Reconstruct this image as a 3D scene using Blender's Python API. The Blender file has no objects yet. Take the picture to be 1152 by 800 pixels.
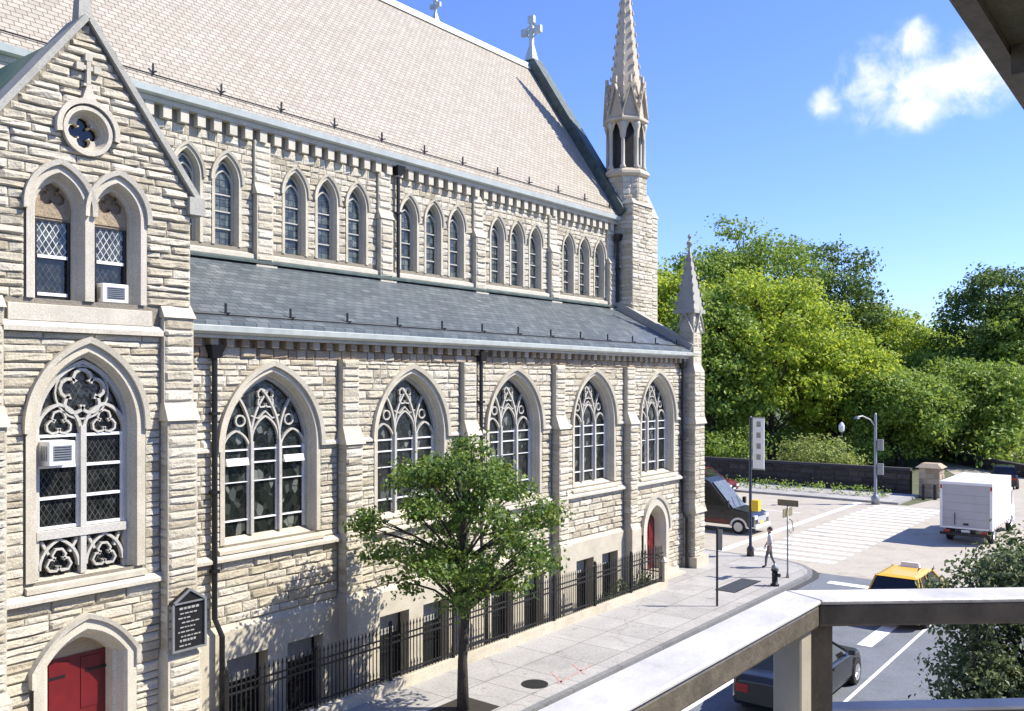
import bpy, bmesh, math, random
from mathutils import Vector, Matrix
from mathutils.geometry import tessellate_polygon
PI = math.pi
R = math.radians
rng = random.Random(7)
scene = bpy.context.scene
col = scene.collection
for a, b in (('Standard', 'None'),):
    scene.view_settings.view_transform = a
    scene.view_settings.look = b
scene.view_settings.gamma = 1
scene.view_settings.exposure = 0.0
scene.view_settings.use_curve_mapping = False

EYE = 8.15           # camera height above the roadway
FAC = 18.0           # distance from the lens to the aisle wall (north side of the street)

# ------------------------------------------------------------------ materials
def mat(name):
    m = bpy.data.materials.new(name); m.use_nodes = True
    nt = m.node_tree
    return m, nt, nt.nodes['Principled BSDF'], nt.nodes, nt.links

def ramp(N, stops):
    r = N.new('ShaderNodeValToRGB')
    e = r.color_ramp.elements
    while len(e) < len(stops): e.new(0.5)
    for k, (p, c) in enumerate(stops):
        e[k].position = p; e[k].color = (c[0], c[1], c[2], 1)
    return r

def mixc(N, L, fac, a, b, mode='MIX'):
    n = N.new('ShaderNodeMix'); n.data_type = 'RGBA'; n.blend_type = mode
    for idx, v in ((0, fac), (6, a), (7, b)):
        if isinstance(v, (int, float)): n.inputs[idx].default_value = v
        elif isinstance(v, tuple): n.inputs[idx].default_value = (v[0], v[1], v[2], 1)
        else: L.new(v, n.inputs[idx])
    return n.outputs[2]

def noise(N, L, scale, detail=4, rough=.55, vec=None, dist=0):
    n = N.new('ShaderNodeTexNoise'); n.inputs['Scale'].default_value = scale
    n.inputs['Detail'].default_value = detail; n.inputs['Roughness'].default_value = rough
    n.inputs['Distortion'].default_value = dist
    if vec is not None: L.new(vec, n.inputs['Vector'])
    return n.outputs['Fac']

def objco(N):
    g = N.new('ShaderNodeNewGeometry'); return g.outputs['Position']

def bump(N, L, h, strength, dist=.02, normal=None):
    b = N.new('ShaderNodeBump'); b.inputs['Strength'].default_value = strength
    b.inputs['Distance'].default_value = dist; L.new(h, b.inputs['Height'])
    if normal is not None: L.new(normal, b.inputs['Normal'])
    return b.outputs['Normal']

def stone(name, stops, island=True, rough=.9, bscale=14, bstr=.6, stain=.35, staincol=(.13, .115, .09)):
    m, nt, P, N, L = mat(name)
    g = N.new('ShaderNodeNewGeometry'); pos = g.outputs['Position']
    r = ramp(N, stops)
    if island:
        mx = N.new('ShaderNodeMath'); mx.operation = 'MULTIPLY_ADD'
        L.new(g.outputs['Random Per Island'], mx.inputs[0]); mx.inputs[1].default_value = .72
        n0 = noise(N, L, 3.0, 3, .6, pos)
        m2 = N.new('ShaderNodeMath'); m2.operation = 'MULTIPLY'; L.new(n0, m2.inputs[0]); m2.inputs[1].default_value = .3
        L.new(m2.outputs[0], mx.inputs[2]); L.new(mx.outputs[0], r.inputs[0])
    else:
        L.new(noise(N, L, 1.7, 5, .65, pos), r.inputs[0])
    big = noise(N, L, .55, 6, .68, pos, .4)
    sr = ramp(N, [(.52, (0, 0, 0)), (.75, (1, 1, 1))]); L.new(big, sr.inputs[0])
    sm = N.new('ShaderNodeMath'); sm.operation = 'MULTIPLY'; L.new(sr.outputs[0], sm.inputs[0]); sm.inputs[1].default_value = stain
    c = mixc(N, L, sm.outputs[0], r.outputs[0], staincol)
    fine = noise(N, L, 40, 3, .6, pos)
    fr = ramp(N, [(.3, (.72, .72, .72)), (.7, (1.12, 1.12, 1.12))]); L.new(fine, fr.inputs[0])
    c = mixc(N, L, 1.0, c, fr.outputs[0], 'MULTIPLY')
    L.new(c, P.inputs['Base Color']); P.inputs['Roughness'].default_value = rough
    L.new(bump(N, L, noise(N, L, bscale, 6, .65, pos), bstr, .05), P.inputs['Normal'])
    return m

def plain(name, colr, rough=.5, metal=0, var=.15, scale=6, bstr=0.1, spec=.5):
    m, nt, P, N, L = mat(name)
    pos = objco(N)
    lo = tuple(v * (1 - var) for v in colr); hi = tuple(v * (1 + var) for v in colr)
    r = ramp(N, [(.3, lo), (.7, hi)]); L.new(noise(N, L, scale, 5, .6, pos), r.inputs[0])
    L.new(r.outputs[0], P.inputs['Base Color'])
    P.inputs['Roughness'].default_value = rough; P.inputs['Metallic'].default_value = metal
    P.inputs['Specular IOR Level'].default_value = spec
    if bstr: L.new(bump(N, L, noise(N, L, scale * 6, 4, .6, pos), bstr, .01), P.inputs['Normal'])
    return m

def slates(name, stops, w, h, vscale, bstr=.5, rough=.6, axis='z', spec=.5):
    m, nt, P, N, L = mat(name)
    pos = objco(N)
    s = N.new('ShaderNodeSeparateXYZ'); L.new(pos, s.inputs[0])
    mu = N.new('ShaderNodeMath'); mu.operation = 'MULTIPLY'; L.new(s.outputs['Z' if axis == 'z' else 'Y'], mu.inputs[0]); mu.inputs[1].default_value = vscale
    cb = N.new('ShaderNodeCombineXYZ'); L.new(s.outputs['X'], cb.inputs[0]); L.new(mu.outputs[0], cb.inputs[1])
    b = N.new('ShaderNodeTexBrick'); L.new(cb.outputs[0], b.inputs['Vector'])
    b.inputs['Scale'].default_value = 1; b.inputs['Brick Width'].default_value = w; b.inputs['Row Height'].default_value = h
    b.inputs['Mortar Size'].default_value = .012; b.inputs['Mortar Smooth'].default_value = .3
    b.inputs['Color1'].default_value = (0, 0, 0, 1); b.inputs['Color2'].default_value = (1, 1, 1, 1); b.inputs['Mortar'].default_value = (0, 0, 0, 1)
    r = ramp(N, stops)
    mpn = N.new('ShaderNodeMapping'); L.new(pos, mpn.inputs[0]); mpn.inputs['Scale'].default_value = (1.3, .35, .35); n1 = noise(N, L, .7, 7, .72, mpn.outputs[0], .3)
    mm = N.new('ShaderNodeMath'); mm.operation = 'MULTIPLY_ADD'; L.new(b.outputs['Color'], mm.inputs[0]); mm.inputs[1].default_value = .55
    m2 = N.new('ShaderNodeMath'); m2.operation = 'MULTIPLY'; L.new(n1, m2.inputs[0]); m2.inputs[1].default_value = .5
    L.new(m2.outputs[0], mm.inputs[2]); L.new(mm.outputs[0], r.inputs[0])
    c = mixc(N, L, b.outputs['Fac'], r.outputs[0], tuple(v * .55 for v in stops[0][1]))
    L.new(c, P.inputs['Base Color']); P.inputs['Roughness'].default_value = rough; P.inputs['Specular IOR Level'].default_value = spec
    # each course tilts a little: saw-tooth height down the slope
    dv = N.new('ShaderNodeMath'); dv.operation = 'DIVIDE'; L.new(mu.outputs[0], dv.inputs[0]); dv.inputs[1].default_value = h
    fr = N.new('ShaderNodeMath'); fr.operation = 'FRACT'; L.new(dv.outputs[0], fr.inputs[0])
    inv = N.new('ShaderNodeMath'); inv.operation = 'SUBTRACT'; inv.inputs[0].default_value = 1; L.new(fr.outputs[0], inv.inputs[1])
    ad = N.new('ShaderNodeMath'); ad.operation = 'SUBTRACT'; L.new(inv.outputs[0], ad.inputs[0]); L.new(b.outputs['Fac'], ad.inputs[1])
    a2 = N.new('ShaderNodeMath'); a2.operation = 'MULTIPLY_ADD'; L.new(b.outputs['Color'], a2.inputs[0]); a2.inputs[1].default_value = .35; L.new(ad.outputs[0], a2.inputs[2])
    L.new(bump(N, L, a2.outputs[0], bstr, .025), P.inputs['Normal'])
    return m

def leaded(name, c1=(.004, .005, .005), c2=(.016, .018, .017), lattice=9.0, rough=.18, panes=False, leadcol=(.05, .05, .047)):
    """leaded glass: dark panes in a diagonal lead lattice, each pane tipped a little"""
    m, nt, P, N, L = mat(name)
    pos = objco(N)
    s = N.new('ShaderNodeSeparateXYZ'); L.new(pos, s.inputs[0])
    def lin(a, b):
        n = N.new('ShaderNodeMath'); n.operation = 'MULTIPLY'; L.new(s.outputs['X'], n.inputs[0]); n.inputs[1].default_value = a
        q = N.new('ShaderNodeMath'); q.operation = 'MULTIPLY_ADD'; L.new(s.outputs['Z'], q.inputs[0]); q.inputs[1].default_value = b; L.new(n.outputs[0], q.inputs[2])
        return q.outputs[0]
    cb = N.new('ShaderNodeCombineXYZ')
    if panes: L.new(lin(1.0, 0), cb.inputs[0]); L.new(lin(0, 1.0), cb.inputs[1])
    else: L.new(lin(1.0, .62), cb.inputs[0]); L.new(lin(-1.0, .62), cb.inputs[1])
    v = N.new('ShaderNodeTexBrick'); v.offset = 0.0; L.new(cb.outputs[0], v.inputs['Vector']); v.inputs['Scale'].default_value = lattice
    v.inputs['Brick Width'].default_value = 1; v.inputs['Row Height'].default_value = 1; v.inputs['Mortar Size'].default_value = .07
    v.inputs['Color1'].default_value = (*c1, 1); v.inputs['Color2'].default_value = (*c2, 1); v.inputs['Mortar'].default_value = (*leadcol, 1)
    n2 = noise(N, L, 5, 4, .6, pos)
    rr = ramp(N, [(.35, (.6, .6, .6)), (.7, (1.8, 1.8, 1.7))]); L.new(n2, rr.inputs[0])
    L.new(mixc(N, L, 1.0, v.outputs['Color'], rr.outputs[0], 'MULTIPLY'), P.inputs['Base Color'])
    P.inputs['Roughness'].default_value = rough; P.inputs['Specular IOR Level'].default_value = .6
    ad = N.new('ShaderNodeMath'); ad.operation = 'ADD'; L.new(v.outputs['Fac'], ad.inputs[0]); L.new(noise(N, L, lattice * .7, 2, .5, pos), ad.inputs[1])
    L.new(bump(N, L, ad.outputs[0], .35, .02), P.inputs['Normal'])
    return m

def stained(name):
    """stained glass seen from outside: small irregular dark panes with pale leads and protective glazing"""
    m, nt, P, N, L = mat(name)
    pos = objco(N)
    mp = N.new('ShaderNodeMapping'); L.new(pos, mp.inputs[0]); mp.inputs['Scale'].default_value = (1, .2, .62)
    v = N.new('ShaderNodeTexVoronoi'); v.feature = 'DISTANCE_TO_EDGE'; L.new(mp.outputs[0], v.inputs['Vector']); v.inputs['Scale'].default_value = 6.5
    v2 = N.new('ShaderNodeTexVoronoi'); L.new(mp.outputs[0], v2.inputs['Vector']); v2.inputs['Scale'].default_value = 6.5
    s = N.new('ShaderNodeSeparateColor'); L.new(v2.outputs['Color'], s.inputs[0])
    rp = ramp(N, [(0, (.004, .006, .006)), (.5, (.010, .013, .011)), (.76, (.02, .025, .02)), (.9, (.07, .08, .07)), (1, (.16, .17, .15))]); L.new(s.outputs[0], rp.inputs[0])
    e = ramp(N, [(.018, (1, 1, 1)), (.045, (0, 0, 0))]); L.new(v.outputs['Distance'], e.inputs[0])
    c = mixc(N, L, e.outputs[0], rp.outputs[0], (.02, .02, .02))
    L.new(c, P.inputs['Base Color']); P.inputs['Roughness'].default_value = .22; P.inputs['Specular IOR Level'].default_value = .5
    L.new(bump(N, L, noise(N, L, 5, 3, .6, pos), .5, .04), P.inputs['Normal'])
    return m

def leafmat(name, stops, trans=.35):
    m, nt, P, N, L = mat(name)
    g = N.new('ShaderNodeNewGeometry')
    r = ramp(N, stops)
    n1 = noise(N, L, .35, 3, .6, g.outputs['Position'])
    mx = N.new('ShaderNodeMath'); mx.operation = 'MULTIPLY_ADD'; L.new(g.outputs['Random Per Island'], mx.inputs[0]); mx.inputs[1].default_value = .55
    m2 = N.new('ShaderNodeMath'); m2.operation = 'MULTIPLY'; L.new(n1, m2.inputs[0]); m2.inputs[1].default_value = .55
    L.new(m2.outputs[0], mx.inputs[2]); L.new(mx.outputs[0], r.inputs[0])
    L.new(r.outputs[0], P.inputs['Base Color']); P.inputs['Roughness'].default_value = .5; P.inputs['Specular IOR Level'].default_value = .35
    t = N.new('ShaderNodeBsdfTranslucent')
    hs = N.new('ShaderNodeHueSaturation'); hs.inputs['Value'].default_value = 1.5; hs.inputs['Hue'].default_value = .48; L.new(r.outputs[0], hs.inputs['Color'])
    L.new(hs.outputs[0], t.inputs['Color'])
    ms = N.new('ShaderNodeMixShader'); ms.inputs[0].default_value = trans
    L.new(P.outputs[0], ms.inputs[1]); L.new(t.outputs[0], ms.inputs[2])
    L.new(ms.outputs[0], N['Material Output'].inputs['Surface'])
    return m

def concrete(name, c, joint=0, jx=1.5, jy=1.5, var=.12, crack=True):
    m, nt, P, N, L = mat(name)
    pos = objco(N)
    r = ramp(N, [(.3, tuple(v * (1 - var) for v in c)), (.55, c), (.75, tuple(v * (1 + var) for v in c))])
    L.new(noise(N, L, .9, 7, .7, pos), r.inputs[0]); out = r.outputs[0]
    sp = ramp(N, [(.35, (.75, .75, .75)), (.5, (1, 1, 1)), (.7, (1.08, 1.08, 1.08))]); L.new(noise(N, L, 14, 5, .7, pos), sp.inputs[0])
    out = mixc(N, L, 1.0, out, sp.outputs[0], 'MULTIPLY')
    if crack:
        st = ramp(N, [(.55, (1, 1, 1)), (.62, (.80, .80, .81)), (.75, (.70, .70, .71))]); L.new(noise(N, L, .38, 9, .74, pos, .8), st.inputs[0]); out = mixc(N, L, .75, out, st.outputs[0], 'MULTIPLY')
        vo = N.new('ShaderNodeTexVoronoi'); vo.feature = 'DISTANCE_TO_EDGE'; vo.inputs['Scale'].default_value = .17
        wv = N.new('ShaderNodeVectorMath'); wv.operation = 'ADD'; nn_ = N.new('ShaderNodeTexNoise'); nn_.inputs['Scale'].default_value = .8; nn_.inputs['Detail'].default_value = 5; L.new(pos, nn_.inputs['Vector']); L.new(nn_.outputs['Color'], wv.inputs[0]); L.new(pos, wv.inputs[1]); L.new(wv.outputs[0], vo.inputs['Vector'])
        cr = ramp(N, [(.002, (.55, .55, .55)), (.007, (1, 1, 1))]); L.new(vo.outputs['Distance'], cr.inputs[0]); out = mixc(N, L, .4, out, cr.outputs[0], 'MULTIPLY')
        sp2 = ramp(N, [(.70, (1, 1, 1)), (.73, (.6, .6, .6))]); L.new(noise(N, L, 3.2, 2, .5, pos), sp2.inputs[0]); out = mixc(N, L, .7, out, sp2.outputs[0], 'MULTIPLY')
    h = noise(N, L, 40, 4, .6, pos)
    if joint:
        b = N.new('ShaderNodeTexBrick'); b.offset = 0; L.new(pos, b.inputs['Vector']); b.inputs['Scale'].default_value = 1
        b.inputs['Brick Width'].default_value = jx; b.inputs['Row Height'].default_value = jy; b.inputs['Mortar Size'].default_value = .014
        b.inputs['Color1'].default_value = (.86, .86, .86, 1); b.inputs['Color2'].default_value = (1.04, 1.04, 1.04, 1); b.inputs['Mortar'].default_value = (.42, .41, .4, 1)
        out = mixc(N, L, 1.0, out, b.outputs['Color'], 'MULTIPLY')
    L.new(out, P.inputs['Base Color']); P.inputs['Roughness'].default_value = .9
    L.new(bump(N, L, h, .25, .01), P.inputs['Normal'])
    return m

M = {}
CREAM = [(0, (.23, .19, .12)), (.12, (.38, .33, .23)), (.3, (.49, .44, .325)), (.6, (.55, .50, .385)), (.85, (.61, .565, .45)), (1, (.65, .61, .50))]
M['rock'] = stone('rock_faced_stone', CREAM, bscale=9, bstr=1.0, stain=.34, staincol=(.35, .28, .165))
M['rockred'] = stone('weathered_brown_stone', [(0, (.24, .165, .10)), (.5, (.38, .30, .2)), (1, (.52, .46, .35))], bscale=9, bstr=.9, stain=.4)
M['joint'] = stone('lime_mortar', [(0, (.20, .175, .13)), (1, (.31, .275, .21))], island=False, stain=.3)
M['dress'] = stone('dressed_limestone', [(.3, (.48, .43, .32)), (.7, (.60, .55, .43))], island=False, bscale=30, bstr=.18, stain=.3)
M['dressw'] = stone('pale_dressed_stone', [(.3, (.49, .45, .355)), (.7, (.61, .565, .455))], island=False, bscale=30, bstr=.15, stain=.18)
M['tan'] = stone('tan_spire_stone', [(.3, (.47, .40, .285)), (.7, (.58, .505, .375))], island=False, bscale=26, bstr=.3, stain=.3, staincol=(.26, .2, .13))
M['louvre'] = plain('opening_shade_dark', (.035, .032, .028), .8, 0, .3, 6)  # dark tone standing in for the shade inside the turret openings
M['trace'] = stone('tracery_stone', [(.3, (.42, .40, .345)), (.7, (.55, .53, .47))], island=False, bscale=40, bstr=.1, stain=.15)
M['coping'] = stone('grey_coping_stone', [(.3, (.33, .32, .27)), (.7, (.43, .42, .36))], island=False, bscale=20, bstr=.3, stain=.3)
M['nave'] = slates('pale_roof_slate', [(0, (.25, .215, .165)), (.3, (.33, .292, .228)), (.65, (.365, .328, .26)), (1, (.43, .39, .315))], .27, .165, 1.19, .6, .6, spec=.25)
M['aisle'] = slates('blue_grey_slate', [(0, (.05, .062, .067)), (.4, (.085, .102, .108)), (.7, (.115, .135, .138)), (1, (.18, .195, .195))], .34, .22, 1.13, .6, .45, axis='y')
M['copper'] = plain('pale_copper_flashing', (.52, .55, .50), .5, .1, .12, 3)
M['copperd'] = plain('dark_verdigris_copper', (.06, .085, .075), .55, .1, .4, 3)
M['copperg'] = plain('green_copper_roof', (.06, .14, .105), .55, .1, .3, 2)
M['iron'] = plain('black_iron', (.012, .012, .013), .45, .2, .2, 8)
M['white'] = plain('white_paint', (.75, .75, .73), .5, 0, .06, 5)
M['glassd'] = leaded('leaded_dark_glass')
M['glassl'] = leaded('leaded_light_glass', (.012, .014, .013), (.06, .065, .06), 8, .2, leadcol=(.42, .43, .39))
M['glassc'] = leaded('clerestory_glass', (.02, .026, .023), (.11, .125, .10), 5.5, .2, True, leadcol=(.02, .02, .02))
M['stain'] = stained('stained_glass')
M['darkglass'] = plain('dark_window_glass', (.015, .017, .018), .08, 0, .3, 2, 0)
M['reddoor'] = plain('red_door_paint', (.12, .004, .006), .45, 0, .15, 4)
M['grey'] = plain('grey_metal', (.25, .26, .26), .45, .4, .12, 5)
M['blind'] = plain('grey_blind', (.30, .30, .28), .8, 0, .15, 5)
M['side'] = concrete('sidewalk_concrete', (.38, .365, .335), 1, 1.52, 1.52)
M['kerb'] = concrete('kerb_granite', (.20, .20, .195), 1, 2.4, 40)
M['asph'] = concrete('street_asphalt', (.15, .165, .185), var=.18)
M['ave'] = concrete('avenue_asphalt', (.405, .365, .295), var=.12)
M['mark'] = concrete('worn_white_paint', (.80, .79, .76), var=.12)
M['soil'] = concrete('dark_soil', (.035, .028, .02), var=.3)
M['earth'] = concrete('park_earth', (.10, .11, .05), var=.3)
M['parkwall'] = stone('brown_park_wall_stone', [(0, (.025, .02, .017)), (.5, (.05, .042, .035)), (1, (.085, .072, .06))], bscale=7, bstr=.9)
M['tanpier'] = stone('tan_pier_stone', [(0, (.28, .2, .12)), (1, (.5, .42, .3))], bscale=7, bstr=.8)
M['bark'] = plain('tree_bark', (.055, .045, .035), .95, 0, .35, 10, .8)
M['leaf'] = leafmat('street_tree_leaves', [(0, (.02, .055, .015)), (.4, (.06, .125, .022)), (.7, (.16, .24, .04)), (1, (.36, .43, .10))])
M['leafd'] = leafmat('shaded_tree_leaves', [(0, (.02, .045, .015)), (.4, (.06, .10, .035)), (.7, (.16, .21, .085)), (1, (.42, .45, .27))], .3)
M['park1'] = leafmat('park_leaves_bright', [(0, (.09, .17, .02)), (.4, (.22, .33, .035)), (.7, (.36, .45, .05)), (1, (.48, .54, .08))], .42)
M['park2'] = leafmat('park_leaves_mid', [(0, (.06, .13, .025)), (.45, (.15, .25, .04)), (.75, (.27, .37, .06)), (1, (.38, .46, .09))], .38)
M['park3'] = leafmat('park_leaves_dark', [(0, (.025, .065, .022)), (.45, (.075, .14, .035)), (.75, (.15, .23, .05)), (1, (.24, .31, .08))], .3)
M['bushy'] = leafmat('yellow_green_shrub_leaves', [(0, (.10, .16, .03)), (.5, (.22, .28, .06)), (1, (.38, .42, .12))], .4)
M['railtop'] = plain('pale_rail_paint', (.50, .49, .46), .5, 0, .22, 5, .25)
M['raildark'] = plain('dark_bronze_paint', (.115, .098, .07), .45, .05, .4, 12, .3)
M['railtan'] = plain('tan_post_paint', (.36, .32, .24), .5, 0, .1, 9)
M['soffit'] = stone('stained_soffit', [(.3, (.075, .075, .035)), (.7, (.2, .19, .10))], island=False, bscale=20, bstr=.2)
M['brick'] = plain('tan_brick', (.32, .25, .19), .9, 0, .2, 3, .3)
M['paleblock'] = plain('pale_far_masonry', (.66, .64, .58), .9, 0, .06, 1)
M['tyre'] = plain('tyre_rubber', (.015, .015, .015), .85, 0, .2, 9)
M['rim'] = plain('alloy_rim', (.55, .56, .57), .3, .7, .1, 9)
def paint(name, c, rough=.25): 
    m = plain(name, c, rough, 0, .05, 3, 0); m.node_tree.nodes['Principled BSDF'].inputs['Coat Weight'].default_value = .25
    return m
M['black'] = paint('black_car_paint', (.012, .012, .014))
M['yellow'] = paint('taxi_yellow_paint', (.72, .42, .02))
M['maroon'] = paint('maroon_car_paint', (.12, .012, .016))
M['screen'] = plain('sky_lit_windscreen', (.13, .145, .15), .1, 0, .25, 4, 0)
M['vanwhite'] = paint('silver_white_paint', (.62, .62, .62))
M['vandark'] = paint('dark_grey_paint', (.02, .02, .022))
M['boxwhite'] = plain('truck_box_white', (.74, .74, .72), .5, 0, .05, 2, .03)
M['boxgrey'] = plain('shade_toned_truck_white', (.40, .40, .41), .55, 0, .06, 2, .03)  # rear door's shade put into the white paint; side seams share it
M['lens'] = plain('clear_lamp_lens', (.7, .7, .68), .15, 0, .05, 9, 0)
M['lensred'] = plain('red_lamp_lens', (.35, .01, .01), .2, 0, .1, 9, 0)
M['skin'] = plain('skin', (.42, .26, .19), .6, 0, .08, 9)
M['shirt'] = plain('pale_shirt', (.50, .52, .55), .9, 0, .06, 9)
M['trouser'] = plain('grey_trousers', (.12, .125, .13), .9, 0, .1, 9)
M['hair'] = plain('dark_hair', (.02, .015, .012), .7, 0, .2, 30)
M['olive'] = plain('olive_sign_paint', (.20, .17, .09), .6, 0, .25, 9)
M['sigyellow'] = plain('signal_yellow', (.70, .48, .03), .5, 0, .1, 9)
M['banner'] = plain('white_banner_cloth', (.78, .78, .76), .8, 0, .04, 3)

# ------------------------------------------------------------------ mesh builder
class MB:
    def __init__(s): s.v = []; s.f = []
    def add(s, vs, fs):
        o = len(s.v); s.v += [tuple(p) for p in vs]; s.f += [tuple(i + o for i in f) for f in fs]; return s
    def box(s, x0, x1, y0, y1, z0, z1):
        return s.add([(x0, y0, z0), (x1, y0, z0), (x1, y1, z0), (x0, y1, z0), (x0, y0, z1), (x1, y0, z1), (x1, y1, z1), (x0, y1, z1)],
                     [(0, 3, 2, 1), (4, 5, 6, 7), (0, 1, 5, 4), (1, 2, 6, 5), (2, 3, 7, 6), (3, 0, 4, 7)])
    def hexa(s, b, t):      # bottom ring of 4 and top ring of 4
        return s.add(list(b) + list(t), [(0, 3, 2, 1), (4, 5, 6, 7), (0, 1, 5, 4), (1, 2, 6, 5), (2, 3, 7, 6), (3, 0, 4, 7)])
    def loft(s, rings, closed=False, capa=False, capb=False):
        n = len(rings[0]); vs = [p for r in rings for p in r]; fs = []
        for k in range(len(rings) - 1):
            for i in range(n if closed else n - 1):
                j = (i + 1) % n
                fs.append((k * n + i, k * n + j, (k + 1) * n + j, (k + 1) * n + i))
        if capa: fs.append(tuple(reversed(range(n))))
        if capb: fs.append(tuple(range((len(rings) - 1) * n, len(rings) * n)))
        return s.add(vs, fs)
    def poly(s, loops):     # planar 3D loops: outer, then holes
        tris = tessellate_polygon([[Vector(p) for p in l] for l in loops])
        return s.add([p for l in loops for p in l], tris)
    def prism(s, pts, fn0, fn1):    # pts 2D; fn maps to 3D front/back
        a = [fn0(*p) for p in pts]; b = [fn1(*p) for p in pts]; n = len(pts)
        s.poly([a]); s.poly([b])
        return s.loft([a + [a[0]], b + [b[0]]])
    def strip(s, pts, w, y0, y1, closed=False):     # bar of width w along a polyline in the x-z plane, from y0 to y1
        n = len(pts); L_, R_ = [], []
        for i in range(n):
            a = pts[i - 1] if (i > 0 or closed) else pts[i]; b = pts[(i + 1) % n] if (i < n - 1 or closed) else pts[i]
            dx, dz = b[0] - a[0], b[1] - a[1]; l = math.hypot(dx, dz) or 1
            nx, nz = -dz / l * w / 2, dx / l * w / 2
            L_.append((pts[i][0] + nx, pts[i][1] + nz)); R_.append((pts[i][0] - nx, pts[i][1] - nz))
        ring = lambda i: [(L_[i][0], y0, L_[i][1]), (R_[i][0], y0, R_[i][1]), (R_[i][0], y1, R_[i][1]), (L_[i][0], y1, L_[i][1])]
        rr = [ring(i) for i in range(n)]
        if closed: rr.append(ring(0))
        return s.loft(rr, True, not closed, not closed)
    def tube(s, pts, r, n=6):
        pts = [Vector(p) for p in pts]; rings = []
        rs = r if isinstance(r, (list, tuple)) else [r] * len(pts)
        for i, p in enumerate(pts):
            d = (pts[min(i + 1, len(pts) - 1)] - pts[max(i - 1, 0)]).normalized()
            u = d.cross(Vector((0, 0, 1)) if abs(d.z) < .9 else Vector((1, 0, 0))).normalized(); w = d.cross(u)
            rings.append([tuple(p + (u * math.cos(2 * PI * k / n) + w * math.sin(2 * PI * k / n)) * rs[i]) for k in range(n)])
        return s.loft(rings, True, True, True)
    def lathe(s, cx, cy, prof, n=8, a0=0):     # prof: (radius, z)
        return s.loft([[(cx + r * math.cos(a0 + 2 * PI * k / n), cy + r * math.sin(a0 + 2 * PI * k / n), z) for k in range(n)] for r, z in prof], True, True, True)
    def disc(s, c, axis, r0, r1, h, n=20):    # wheel-like ring solid about axis y
        pass
    def build(s, name, m, parent=None, smooth=False, loc=None):
        me = bpy.data.meshes.new(name); me.from_pydata(s.v, [], s.f); me.validate(); me.update()
        if smooth: me.polygons.foreach_set('use_smooth', [True] * len(me.polygons))
        o = bpy.data.objects.new(name, me); col.objects.link(o)
        if m is not None: me.materials.append(M[m] if isinstance(m, str) else m)
        if parent is not None:
            o.parent = parent
            if parent.type == 'EMPTY' or True:
                o.matrix_parent_inverse = parent.matrix_basis.inverted() if ABSOLUTE[0] else Matrix()
        if loc is not None: o.location = loc
        return o
ABSOLUTE = [True]     # children given in world coordinates

def bevel(o, w=.01, seg=1):
    b = o.modifiers.new('bevel', 'BEVEL'); b.width = w; b.segments = seg; b.limit_method = 'ANGLE'; return o

def tag(o, label=None, cat=None, group=None, kind=None):
    if label: o['label'] = label
    if cat: o['category'] = cat
    if group: o['group'] = group
    if kind: o['kind'] = kind
    return o
def empty(name, loc=(0, 0, 0), rz=0):
    o = bpy.data.objects.new(name, None); col.objects.link(o); o.location = loc; o.rotation_euler = (0, 0, rz)
    o.empty_display_size = .3
    bpy.context.view_layer.update(); return o
def children(o): return [c for c in bpy.data.objects if c.parent == o]
def copy_tree(o, parent=None):
    c = o.copy(); col.objects.link(c)
    if parent is not None: c.parent = parent; c.matrix_parent_inverse = o.matrix_parent_inverse.copy()
    for ch in children(o): copy_tree(ch, c)
    return c
def copy_part(o, parent, dx=0, dy=0, dz=0):
    c = o.copy(); col.objects.link(c); c.parent = parent; c.matrix_parent_inverse = o.matrix_parent_inverse.copy()
    c.location = (o.location.x + dx, o.location.y + dy, o.location.z + dz)
    for ch in children(o):
        d = ch.copy(); col.objects.link(d); d.parent = c; d.matrix_parent_inverse = ch.matrix_parent_inverse.copy()
    return c

# ------------------------------------------------------------------ gothic helpers
def halfw(w, rise, h):
    if h <= 0: return w
    if h >= rise: return 0
    if rise < w: return w * (1 - h / rise) ** .75
    Rr = (w * w + rise * rise) / (2 * w)
    return max(0, math.sqrt(max(0, Rr * Rr - h * h)) - (Rr - w))
def arch(tc, w, zs, za, n=12):      # pointed arch points, left spring to right spring
    if za - zs < w:                 # low Tudor arch
        left = [(tc - w * (1 - k / n), zs + (za - zs) * (.6 * (1 - (1 - k / n) ** 2.6) + .4 * k / n)) for k in range(n + 1)]
        return left + [(2 * tc - x, z) for x, z in reversed(left[:-1])]
    rise = za - zs; Rr = (w * w + rise * rise) / (2 * w); amax = math.asin(min(1, rise / Rr)) if Rr > rise else PI / 2
    if Rr < w: amax = math.acos((Rr - w) / Rr) if abs((Rr - w) / Rr) <= 1 else PI / 2
    left = []
    for k in range(n + 1):
        a = amax * k / n
        left.append((tc - (Rr * math.cos(a) - (Rr - w)), zs + Rr * math.sin(a)))
    left[-1] = (tc, za)
    return left + [(2 * tc - x, z) for x, z in reversed(left[:-1])]
def outline(tc, w, sill, zs, za, n=12):
    return [(tc - w, sill)] + arch(tc, w, zs, za, n) + [(tc + w, sill)]
def circ(cx, cz, r, n=20, a0=0): return [(cx + r * math.cos(a0 + 2 * PI * k / n), cz + r * math.sin(a0 + 2 * PI * k / n)) for k in range(n)]
def foil(cx, cz, r, lobes, n=7, a0=PI / 2):      # multifoil outline of overall radius r
    k = math.sin(PI / lobes); rl = r * k / (1 + k) * 1.12; d = r - rl; pts = []
    for i in range(lobes):
        c = a0 + 2 * PI * i / lobes
        span = PI / 2 + PI / lobes - .18
        for j in range(n):
            a = c - span + 2 * span * j / (n - 1)
            pts.append((cx + d * math.cos(c) + rl * math.cos(a), cz + d * math.sin(c) + rl * math.sin(a)))
    return pts

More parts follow.
